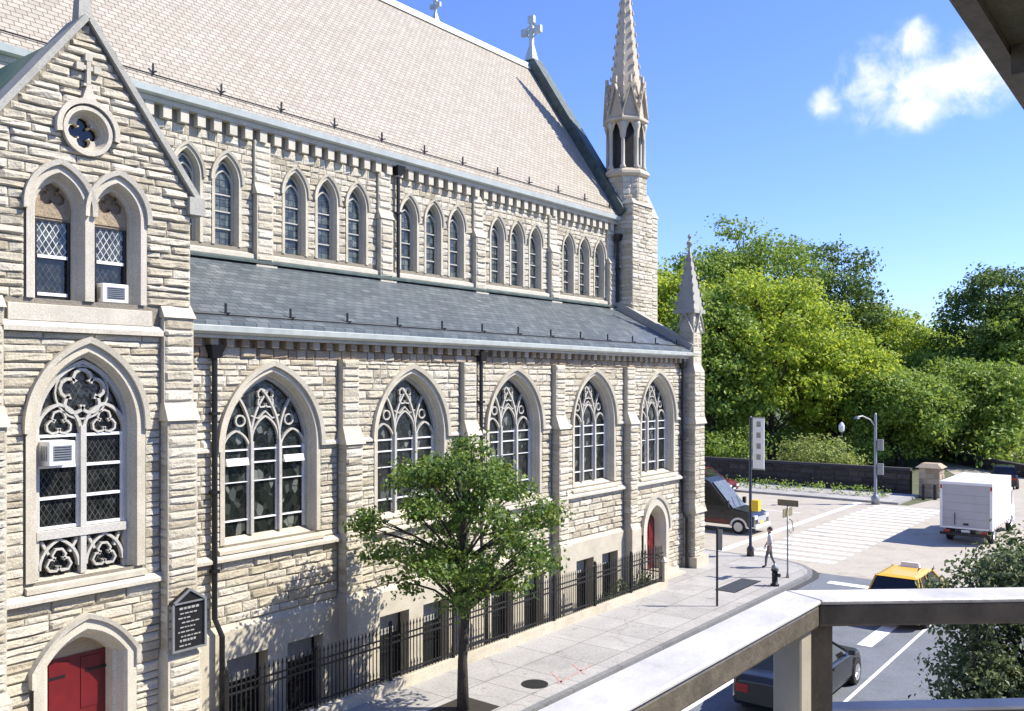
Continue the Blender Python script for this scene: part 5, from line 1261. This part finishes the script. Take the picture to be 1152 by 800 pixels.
def car(name, loc, rz, L, W, prof, green, mt, label, cat, group=None, wheelr=.33, axle=(.82, .8), roofz=1.46, extra=None):
    """local x forward, centred; prof: list of (x, z_top) of the lower body from rear to front; green: (xr0,xr1,xf1,xf0,belt)"""
    ABSOLUTE[0] = False
    rt = empty(name, loc, rz); tag(rt, label, cat, group)
    m = MB(); hw = W / 2; rings = []
    for k, (x, zt) in enumerate(prof):
        e = k in (0, len(prof) - 1); ww = hw * (.86 if e else (.96 if k in (1, len(prof) - 2) else 1.0)); zb = .32 if e else .22
        zm = zb + (zt - zb) * .55
        rings.append([(x, -ww * .94, zb), (x, -ww, zb + .14), (x, -ww * 1.0, zm), (x, -ww * .95, zt - .05), (x, -ww * .84, zt), (x, 0, zt + .03), (x, ww * .84, zt), (x, ww * .95, zt - .05), (x, ww * 1.0, zm), (x, ww, zb + .14), (x, ww * .94, zb)])
    m.loft(rings, True, True, True); body = m.build('body', mt, rt); bevel(body, .03, 2)
    xr0, xr1, xf1, xf0, belt = green
    m = MB(); b = hw * .9; t = hw * .7
    m.hexa([(xr0, -b, belt), (xf0, -b, belt), (xf0, b, belt), (xr0, b, belt)], [(xr1, -t, roofz - .05), (xf1, -t, roofz - .05), (xf1, t, roofz - .05), (xr1, t, roofz - .05)]); m.build('windows', 'darkglass', rt)
    m = MB(); m.hexa([(xr1 - .06, -t - .02, roofz - .06), (xf1 + .06, -t - .02, roofz - .06), (xf1 + .06, t + .02, roofz - .06), (xr1 - .06, t + .02, roofz - .06)], [(xr1 + .12, -t * .8, roofz), (xf1 - .12, -t * .8, roofz), (xf1 - .12, t * .8, roofz), (xr1 + .12, t * .8, roofz)])
    for s in (-1, 1):
        xm = (xr1 + xf1) / 2; 
        for (xa, xb) in ((xr0, xr1), (xf0, xf1), (xm - .05, xm - .05), ((xr0 + xm) / 2 - .2, (xr1 + xm) / 2 - .25)): m.tube([(xa, s * (b + .005), belt), (xb, s * (t + .005), roofz - .05)], .035, 5)
    m.build('roof', mt, rt)
    for s in (-1, 1):
        MB().box(prof[-1][0] - .1, prof[-1][0] + .015, s * hw * .62 - .17, s * hw * .62 + .17, prof[-1][1] - .22, prof[-1][1] - .06).build('headlight', 'lens', rt)
        MB().box(prof[0][0] - .015, prof[0][0] + .1, s * hw * .64 - .16, s * hw * .64 + .16, prof[0][1] - .28, prof[0][1] - .08).build('tail_light', 'lensred', rt)
        MB().hexa([(xf0 - .25, s * hw, belt - .02), (xf0 - .1, s * hw, belt - .02), (xf0 - .1, s * (hw + .17), belt - .0), (xf0 - .22, s * (hw + .17), belt)], [(xf0 - .25, s * hw, belt + .1), (xf0 - .1, s * hw, belt + .1), (xf0 - .1, s * (hw + .15), belt + .12), (xf0 - .22, s * (hw + .15), belt + .12)]).build('wing_mirror', mt, rt)
        for a in (-L / 2 + axle[0], L / 2 - axle[1]):
            wheel_parts(rt, a, s * (hw - .09), wheelr, .22, s)
        m = MB()
        for x0 in (-L / 2 + axle[0], L / 2 - axle[1]):
            m.loft([[(x0 + rr * math.cos(PI * k / 14), s * (hw + .004), wheelr + rr * math.sin(PI * k / 14)) for k in range(15)] for rr in (wheelr * 1.02, wheelr * 1.18)])
        m.build('wheel_arch', 'iron', rt)
        MB().box(-.2, .0, s * hw * .99 - .012, s * hw * .99 + .012, belt - .16, belt - .12).build('door_handle', mt, rt)
    MB().box(prof[-1][0] - .05, prof[-1][0] + .02, -hw * .35, hw * .35, .42, prof[-1][1] - .1).build('grille', 'iron', rt)
    MB().box(prof[-1][0] - .02, prof[-1][0] + .035, -.2, .2, .36, .46).build('number_plate', 'white', rt)
    if extra: extra(rt)
    ABSOLUTE[0] = True
    return rt
sedan = [(-2.42, .86), (-2.3, .98), (-1.7, 1.03), (-.9, .98), (.6, .96), (1.2, .93), (2.1, .82), (2.4, .68)]
suv = [(-2.36, .98), (-2.25, 1.1), (-1.5, 1.08), (0, 1.05), (.8, 1.05), (1.5, 1.0), (2.15, .9), (2.36, .76)]
car('parked_car', (23.0, 8.4, .004), 0, 4.84, 1.84, sedan, (-2.0, -1.2, .3, 1.15, .97), 'black', 'black sedan on the street seen through the balcony railing', 'car', roofz=1.47)
def roof_sign(rt):
    MB().hexa([(-.1, -.32, 1.66), (.1, -.32, 1.66), (.1, .32, 1.66), (-.1, .32, 1.66)], [(-.05, -.28, 1.82), (.05, -.28, 1.82), (.05, .28, 1.82), (-.05, .28, 1.82)]).build('roof_sign', 'white', rt)
car('taxi', (33.2, 8.25, .004), 0, 4.72, 1.86, suv, (-2.1, -1.75, .2, 1.05, 1.05), 'yellow', 'yellow taxi waiting at the corner just above the balcony rail', 'taxi', roofz=1.66, extra=roof_sign)
car('parked_car', (61.0, 29.6, .004), R(-90), 4.72, 1.9, suv, (-2.1, -1.75, .2, 1.05, 1.05), 'maroon', 'maroon car at the far kerb of the avenue behind the dark van', 'car', roofz=1.8)
# tall van on the avenue: front faces the lens' right
ABSOLUTE[0] = False
rt = empty('passenger_van', (46.0, 21.6, .004), R(-90)); tag(rt, 'tall dark van with sloping windscreen turning on the avenue behind the church corner', 'van')
hw = 1.0
m = MB(); pr = [(-2.7, .45), (-2.7, 1.25), (1.3, 1.3), (2.35, 1.12), (2.6, .95), (2.62, .45)]
m.prism(pr, lambda x, z: (x, -hw, z), lambda x, z: (x, hw, z)); bevel(m.build('body', 'vandark', rt), .06, 2)
m = MB(); m.prism([(-2.66, 1.25), (1.3, 1.3), (.05, 2.7), (-.3, 2.85), (-2.5, 2.85), (-2.66, 2.7)], lambda x, z: (x, -hw + .05, z), lambda x, z: (x, hw - .05, z)); bevel(m.build('cabin', 'vandark', rt), .06, 2)
MB().hexa([(1.34, -.82, 1.36), (1.36, -.82, 1.34), (1.36, .82, 1.34), (1.34, .82, 1.36)], [(.14, -.76, 2.66), (.18, -.76, 2.66), (.18, .76, 2.66), (.14, .76, 2.66)]).build('windscreen', 'screen', rt)
for s in (-1, 1):
    y = s * (hw - .045); MB().hexa([(-.3, y - .01, 1.42), (.95, y - .01, 1.42), (.95, y + .01, 1.42), (-.3, y + .01, 1.42)], [(-.3, y - .01, 2.4), (.1, y - .01, 2.4), (.1, y + .01, 2.4), (-.3, y + .01, 2.4)]).build('side_window', 'darkglass', rt)
    MB().box(-2.4, -.5, y - .01, y + .01, 1.5, 2.4).build('side_window', 'darkglass', rt)
    MB().box(-2.6, 1.15, s * hw - .015, s * hw + .015, .5, .72).build('sill_stripe', 'maroon', rt)
    MB().box(2.45, 2.64, s * .72 - .18, s * .72 + .18, .82, 1.02).build('headlight', 'lens', rt)
    for a in (-1.75, 1.75): wheel_parts(rt, a, s * (hw - .08), .38, .25, s)
    m = MB()
    for x0 in (-1.75, 1.75): m.loft([[(x0 + rr * math.cos(PI * k / 14), s * (hw + .008), .38 + rr * math.sin(PI * k / 14)) for k in range(15)] for rr in (.39, .5)])
    m.build('wheel_arch', 'vanwhite', rt)
    MB().box(1.1, 1.25, s * (hw + .02) - .02, s * (hw + .2), 1.4, 1.75).build('wing_mirror', 'iron', rt)
MB().box(2.58, 2.66, -.55, .55, .62, .95).build('grille', 'rim', rt)
MB().box(2.4, 2.72, -.98, .98, .36, .56).build('bumper', 'vanwhite', rt)
m = MB(); m.hexa([(1.36, -.9, 1.32), (2.34, -.84, 1.14), (2.34, .84, 1.14), (1.36, .9, 1.32)], [(1.36, -.88, 1.345), (2.34, -.82, 1.165), (2.34, .82, 1.165), (1.36, .88, 1.345)]); m.build('bonnet', 'vandark', rt)
m = MB()
for s in (-1, 1):
    for x in (-.42, 1.02): m.box(x, x + .018, s * (hw + .004) - .004, s * (hw + .004) + .004, .55, 1.26)
    m.box(.7, .92, s * (hw + .02) - .012, s * (hw + .02) + .012, 1.12, 1.16)
    m.box(-2.65, 1.25, s * (hw + .006) - .006, s * (hw + .006) + .006, 1.2, 1.24)
m.build('door_trim', 'iron', rt)
MB().tube([(1.36, -.5, 1.4), (.95, -.1, 1.84)], .012, 5).tube([(1.36, .2, 1.4), (.95, .55, 1.84)], .012, 5).build('wiper', 'iron', rt)
MB().box(2.62, 2.665, -.24, .24, .58, .7).build('number_plate', 'sigyellow', rt)
# white box truck
rt = empty('box_truck', (49.2, 9.6, .008), 0); tag(rt, 'white box truck crossing the avenue, rear doors towards the street', 'truck')
bevel(MB().box(0, 5.2, -1.2, 1.2, .75, 3.12).build('cargo_box', 'boxwhite', rt), .03, 2)
dr = MB().box(-.03, -.0, -1.08, 1.08, .85, 2.98).build('rear_door', 'boxgrey', rt)
m = MB()
for z in (1.25, 1.65, 2.05, 2.45): m.box(-.036, -.03, -1.06, 1.06, z, z + .015)
m.build('door_seam', 'grey', dr)
m = MB().box(-.06, 0, -1.2, -1.08, .76, 3.1).box(-.06, 0, 1.08, 1.2, .76, 3.1).box(-.06, 0, -1.08, 1.08, 2.98, 3.1).box(-.06, 0, -1.08, 1.08, .76, .85); m.build('door_frame', 'boxwhite', rt)
for s in (-1, 1):
    MB().box(-.075, -.06, s * 1.14 - .04, s * 1.14 + .04, 2.75, 2.95).build('marker_light', 'lensred', rt); MB().box(-.2, -.1, s * .85 - .15, s * .85 + .15, .58, .7).build('tail_light', 'lensred', rt)
MB().box(-.1, 7.0, -.45, .45, .45, .74).build('chassis', 'iron', rt); MB().box(-.3, -.1, -1.15, 1.15, .45, .58).build('bumper', 'iron', rt)
m = MB()
for k in range(9):
    for s in (-1, 1): m.box(.3 + .56 * k, .33 + .56 * k, s * 1.2 - .012, s * 1.2 + .012, .8, 3.05)
m.build('side_seam', 'boxgrey', rt)
m = MB()
for k in range(8):
    for s in (-1, 1): m.box(.35 + .56 * k, .6 + .56 * k, s * 1.215 - .004, s * 1.215 + .004, .8, .86)
m.build('reflector_strip', 'lensred', rt)
m = MB()
for s in (-1, 1): m.box(1.45, 1.48, s * .95 - .16, s * .95 + .16, .12, .72)
m.build('mud_flap', 'iron', rt)
MB().tube([(-.05, .5, .95), (-.09, .5, 1.0), (-.09, .5, 1.5), (-.05, .5, 1.55)], .02, 5).build('grab_handle', 'iron', rt)
MB().box(-.06, -.03, -.12, .12, .95, 1.05).build('door_latch', 'iron', rt)
MB().box(-.12, -.1, -.2, .2, .6, .72).build('number_plate', 'white', rt)
m = MB(); m.prism([(5.35, .5), (7.2, .5), (7.25, 1.2), (6.9, 1.45), (6.55, 2.35), (5.35, 2.4)], lambda x, z: (x, -1.05, z), lambda x, z: (x, 1.05, z)); bevel(m.build('cab', 'boxwhite', rt), .05, 2)
MB().hexa([(6.93, -.9, 1.48), (6.96, -.9, 1.48), (6.96, .9, 1.48), (6.93, .9, 1.48)], [(6.6, -.85, 2.28), (6.63, -.85, 2.28), (6.63, .85, 2.28), (6.6, .85, 2.28)]).build('windscreen', 'darkglass', rt)
for s in (-1, 1):
    MB().box(5.6, 6.5, s * 1.055 - .01, s * 1.055 + .01, 1.45, 2.2).build('side_window', 'darkglass', rt)
    for a in (1.1, 6.2): wheel_parts(rt, a, s * .95, .42, .26, s)
car('passing_car', (78.5, 12.6, .012), R(10), 4.72, 1.86, suv, (-2.1, -1.75, .2, 1.05, 1.05), 'black', 'black car far down the transverse road beyond the truck', 'car', roofz=1.7)
ABSOLUTE[0] = True

# ================================================================== THE LENS' OWN BUILDING: balcony, wall behind, slab above
ap = empty('apartment_building', (10, -1, 0)); tag(ap, 'apartment house the balcony belongs to, its stained slab overhanging the upper corner', 'building')
BH, WH, BE, WW = 17.5, 7.4, 1.5, 6.6          # heights and ends of house and wing: unseen, shaped so sun reaches the rail
w0 = None
def housefront(x0, x1, h, xs, zs):
    global w0
    mb = MB(); wl = [[(x0, -.75, 0), (x1, -.75, 0), (x1, -.75, h), (x0, -.75, h)]]; wins = [(x, z) for z in zs for x in xs if z + 1.9 < h]
    for x, z in wins: wl.append([(x, -.75, z), (x + 1.3, -.75, z), (x + 1.3, -.75, z + 1.7), (x, -.75, z + 1.7)])
    mb.poly(wl); mb.box(x0, x1, -13, -12.8, 0, h).box(x0, x0 + .2, -12.8, -.76, 0, h).box(x1 - .2, x1, -12.8, -.76, 0, h)
    mb.build('brick_wall', 'brick', ap)
    if w0 is None:
        w0 = MB().box(0, 1.3, -.95, -.88, 0, 1.7).build('window', 'darkglass', ap)
        fr0 = MB().strip([(0.04, .04), (.04, 1.66), (1.26, 1.66), (1.26, .04)], .08, -.9, -.8, True).strip([(.05, .85), (1.25, .85)], .05, -.89, -.81).build('frame', 'white', w0); fr0.matrix_parent_inverse = Matrix(); first = True
    for k, (x, z) in enumerate(wins):
        o = w0 if (k == 0 and x0 < 0) else copy_part(w0, ap); o.location = (x, 0, z)
    MB().box(x0 + .2, x1 - .2, -12.8, -.76, h - .2, h - .02).build('roof', 'asph', ap)
housefront(-12, BE, BH, (-9, -5), (1.2, 4.2, 7.1, 10.0, 13.0))
housefront(WW, 32, WH, (9.4, 13.2, 17, 20.8, 24.6, 28.4), (1.2, 4.2, 7.1))
ZB = EYE - 1.65
MB().add([(-1.5, -.74, ZB), (3.5, -.74, ZB), (2.28, .92, ZB), (-1.5, .92, ZB), (-1.5, -.74, ZB - .2), (3.5, -.74, ZB - .2), (2.28, .92, ZB - .2), (-1.5, .92, ZB - .2)], [(0, 1, 2, 3), (7, 6, 5, 4), (0, 4, 5, 1), (1, 5, 6, 2), (2, 6, 7, 3), (3, 7, 4, 0)]).build('balcony_floor', 'side', ap)
ZU = EYE + 1.57
us_ = MB().box(3.85, 9.0, -.74, .74, ZU + .02, ZU + .24).build('upper_slab', 'soffit', ap)  # unseen west end set back so sun reaches the rail
MB().box(3.85, 9.0, .741, .83, ZU - .02, ZU + .3).build('slab_edge', 'raildark', us_)
MB().box(4.75, 5.3, -.73, .735, ZU - .12, ZU + .018).build('slab_rib', 'raildark', us_)
MB().box(6.7, 7.0, -.3, .0, .15, ZU + .02).build('column', 'brick', ap)
# railing
rl = empty('balcony_railing', (2.2, .8, ZB)); tag(rl, 'pale-topped bronze balcony railing turning a corner in the foreground', 'railing')
zc = EYE - .545
a0, cc_, b1 = Vector((-1.5, .82, 0)), Vector((2.20, .80, 0)), Vector((3.45, -.62, 0))
def railrun(mb, p, q, off0, off1, z0, z1, ext0=0, ext1=0):
    """box along p-q; offsets measured towards the street side"""
    d = (q - p).normalized(); n = Vector((-d.y, d.x, 0)); p = p - d * ext0; q = q + d * ext1
    mb.hexa([tuple(v + Vector((0, 0, z0))) for v in (p + n * off0, q + n * off0, q + n * off1, p + n * off1)], [tuple(v + Vector((0, 0, z1))) for v in (p + n * off0, q + n * off0, q + n * off1, p + n * off1)])
def mitre(p, c, q, off):
    d1 = (c - p).normalized(); d2 = (q - c).normalized(); n1 = Vector((-d1.y, d1.x, 0)); n2 = Vector((-d2.y, d2.x, 0)); b = (n1 + n2).normalized(); return c + b * (off / b.dot(n1)), n1, n2
def mitred(mb, off0, off1, z0, z1):
    (i, n1, n2), (o, _, _) = mitre(a0, cc_, b1, off0), mitre(a0, cc_, b1, off1)
    for (A, Bp) in (((a0 + n1 * off0, a0 + n1 * off1), (i, o)), ((i, o), (b1 + n2 * off0, b1 + n2 * off1))):
        mb.hexa([tuple(v + Vector((0, 0, z0))) for v in (A[0], Bp[0], Bp[1], A[1])], [tuple(v + Vector((0, 0, z1))) for v in (A[0], Bp[0], Bp[1], A[1])])
m = MB(); mitred(m, -.055, .055, zc, zc + .012); bevel(m.build('rail_cap', 'railtop', rl), .004)
m = MB(); mitred(m, -.05, .05, zc - .055, zc - .001); bevel(m.build('top_rail', 'raildark', rl), .006, 2)
m = MB(); mitred(m, -.028, .028, zc - .275, zc - .267); m.build('mid_rail_cap', 'railtop', rl)
m = MB(); mitred(m, -.024, .024, zc - .30, zc - .276); m.build('mid_rail', 'raildark', rl)
m = MB(); mitred(m, -.024, .024, ZB + .08, ZB + .11); m.build('bottom_rail', 'raildark', rl)
for (p, q, k, mt, w) in ((a0, cc_, 3.63, 'railtan', .035), (a0, cc_, 1.9, 'railtan', .035), (cc_, b1, .035, 'raildark', .03), (cc_, b1, 1.6, 'raildark', .03)):
    d = (q - p).normalized(); n = Vector((-d.y, d.x, 0)); c = p + d * k; m = MB()
    m.hexa([tuple(c + d * sx_ * w + n * sy_ * w + Vector((0, 0, ZB))) for sx_, sy_ in ((-1, -1), (1, -1), (1, 1), (-1, 1))], [tuple(c + d * sx_ * w + n * sy_ * w + Vector((0, 0, zc - .056))) for sx_, sy_ in ((-1, -1), (1, -1), (1, 1), (-1, 1))])
    bevel(m.build('post', mt, rl), .004)
# pale building behind the ridge
fb = empty('far_building', (30, 60, 0)); tag(fb, 'pale plain building block showing above the church ridge', 'building')
FBX, FBY = 34.0, 46.0
MB().box(FBX - 7.2, FBX, FBY, FBY + 8, 0, 38.0).build('wall', 'paleblock', fb)
m = MB()
for k in range(4): m.box(FBX - 6.6 + k * 1.7, FBX - 5.6 + k * 1.7, FBY - .03, FBY, 30, 31.8)
m.build('window', 'darkglass', fb); MB().box(FBX - 7.4, FBX + .2, FBY - .2, FBY + 8.2, 38.0, 38.5).build('parapet', 'paleblock', fb)

# ================================================================== LIGHT, SKY, CAMERA
SUN = Vector((.60 * .69, -.80 * .69, .724)).normalized()
el = math.asin(SUN.z); az = math.atan2(SUN.x, SUN.y)
sun = bpy.data.lights.new('sun', 'SUN'); sun.energy = 4.4; sun.angle = R(.5); sun.color = (1, .94, .84)
so = bpy.data.objects.new('sun', sun); col.objects.link(so); so.rotation_euler = (-SUN).to_track_quat('-Z', 'Y').to_euler()
w = bpy.data.worlds.new('World'); scene.world = w; w.use_nodes = True; N, L = w.node_tree.nodes, w.node_tree.links
bg = N['Background']; sky = N.new('ShaderNodeTexSky'); sky.sky_type = 'NISHITA'; sky.sun_disc = False; sky.sun_elevation = el; sky.sun_rotation = az
sky.air_density = 1.0; sky.dust_density = .1; sky.ozone_density = 4.0; sky.altitude = 0
bg.inputs['Strength'].default_value = .138
# one cumulus bank low over the park, fixed in the sky
tc = N.new('ShaderNodeTexCoord')
A_ = math.atan(.784); ca, sa = math.cos(A_), math.sin(A_)
def camdir(px, py): 
    v = Vector((ca, sa, 0)) + Vector((sa, -ca, 0)) * ((px - 576) / 1000) + Vector((0, 0, 1)) * ((430 - py) / 1000); return v.normalized()
c = camdir(1045, 92); rt_ = Vector((c.y, -c.x, 0)).normalized(); up_ = rt_.cross(c)
def dotn(v):
    n = N.new('ShaderNodeVectorMath'); n.operation = 'DOT_PRODUCT'; L.new(tc.outputs['Generated'], n.inputs[0]); n.inputs[1].default_value = tuple(v); return n.outputs['Value']
def math_(op, a, b=None, c_=None):
    n = N.new('ShaderNodeMath'); n.operation = op
    for i, v in enumerate((a, b, c_)):
        if v is None: continue
        if isinstance(v, (int, float)): n.inputs[i].default_value = v
        else: L.new(v, n.inputs[i])
    return n.outputs[0]
U, V = dotn(rt_), dotn(up_); F = dotn(c)
nz = N.new('ShaderNodeTexNoise'); nz.inputs['Scale'].default_value = 26; nz.inputs['Detail'].default_value = 8; nz.inputs['Roughness'].default_value = .6; nz.inputs['Distortion'].default_value = .3; L.new(tc.outputs['Generated'], nz.inputs['Vector'])
nb_ = N.new('ShaderNodeTexNoise'); nb_.inputs['Scale'].default_value = 11; nb_.inputs['Detail'].default_value = 4; L.new(tc.outputs['Generated'], nb_.inputs['Vector'])
tot = None
for (u0, v0, a, b) in ((.01, -.003, .075, .030), (-.05, .012, .032, .030), (-.096, -.006, .016, .016), (.06, .012, .05, .028), (-.012, -.025, .05, .018), (.085, -.01, .035, .018), (-.012, .04, .018, .02), (.14, .0, .05, .03)):
    d = math_('ADD', math_('POWER', math_('DIVIDE', math_('SUBTRACT', U, u0), a), 2), math_('POWER', math_('DIVIDE', math_('SUBTRACT', V, v0), b), 2))
    g = math_('EXPONENT', math_('MULTIPLY', d, -.9))
    tot = g if tot is None else math_('MAXIMUM', tot, g)
dens = math_('ADD', math_('MULTIPLY', tot, 1.2), math_('ADD', math_('MULTIPLY', math_('MULTIPLY', math_('SUBTRACT', nz.outputs['Fac'], .5), 2.9), math_('MINIMUM', math_('MULTIPLY', tot, 2.2), 1.0)), math_('MULTIPLY', math_('SUBTRACT', nb_.outputs['Fac'], .5), .8)))
mr = N.new('ShaderNodeMapRange'); mr.interpolation_type = 'SMOOTHSTEP'; L.new(dens, mr.inputs[0]); mr.inputs[1].default_value = .2; mr.inputs[2].default_value = 1.45
front = math_('GREATER_THAN', F, .5); mask = math_('MULTIPLY', math_('MULTIPLY', mr.outputs[0], front), .93)
mxn = N.new('ShaderNodeMix'); mxn.data_type = 'RGBA'; L.new(mask, mxn.inputs[0]); tn = N.new('ShaderNodeMix'); tn.data_type = 'RGBA'; tn.blend_type = 'MULTIPLY'; tn.inputs[0].default_value = 1; L.new(sky.outputs[0], tn.inputs[6]); tn.inputs[7].default_value = (.62, .68, 1.04, 1); L.new(tn.outputs[2], mxn.inputs[6])
cl = N.new('ShaderNodeMix'); cl.data_type = 'RGBA'; L.new(math_('MULTIPLY', mr.outputs[0], mr.outputs[0]), cl.inputs[0]); cl.inputs[6].default_value = (3.5, 4.0, 5.0, 1); cl.inputs[7].default_value = (4.4, 4.4, 4.45, 1)
L.new(cl.outputs[2], mxn.inputs[7]); L.new(mxn.outputs[2], bg.inputs['Color'])

cd = bpy.data.cameras.new('camera'); cd.sensor_width = 36; cd.lens = 1000 / 1152 * 36; cd.shift_y = 30 / 1152; cd.clip_start = .05; cd.clip_end = 4000
co = bpy.data.objects.new('camera', cd); col.objects.link(co); co.location = (0, 0, EYE); co.rotation_euler = (PI / 2, 0, -(PI / 2 - A_))
scene.camera = co
scene.view_settings.exposure = 0.95
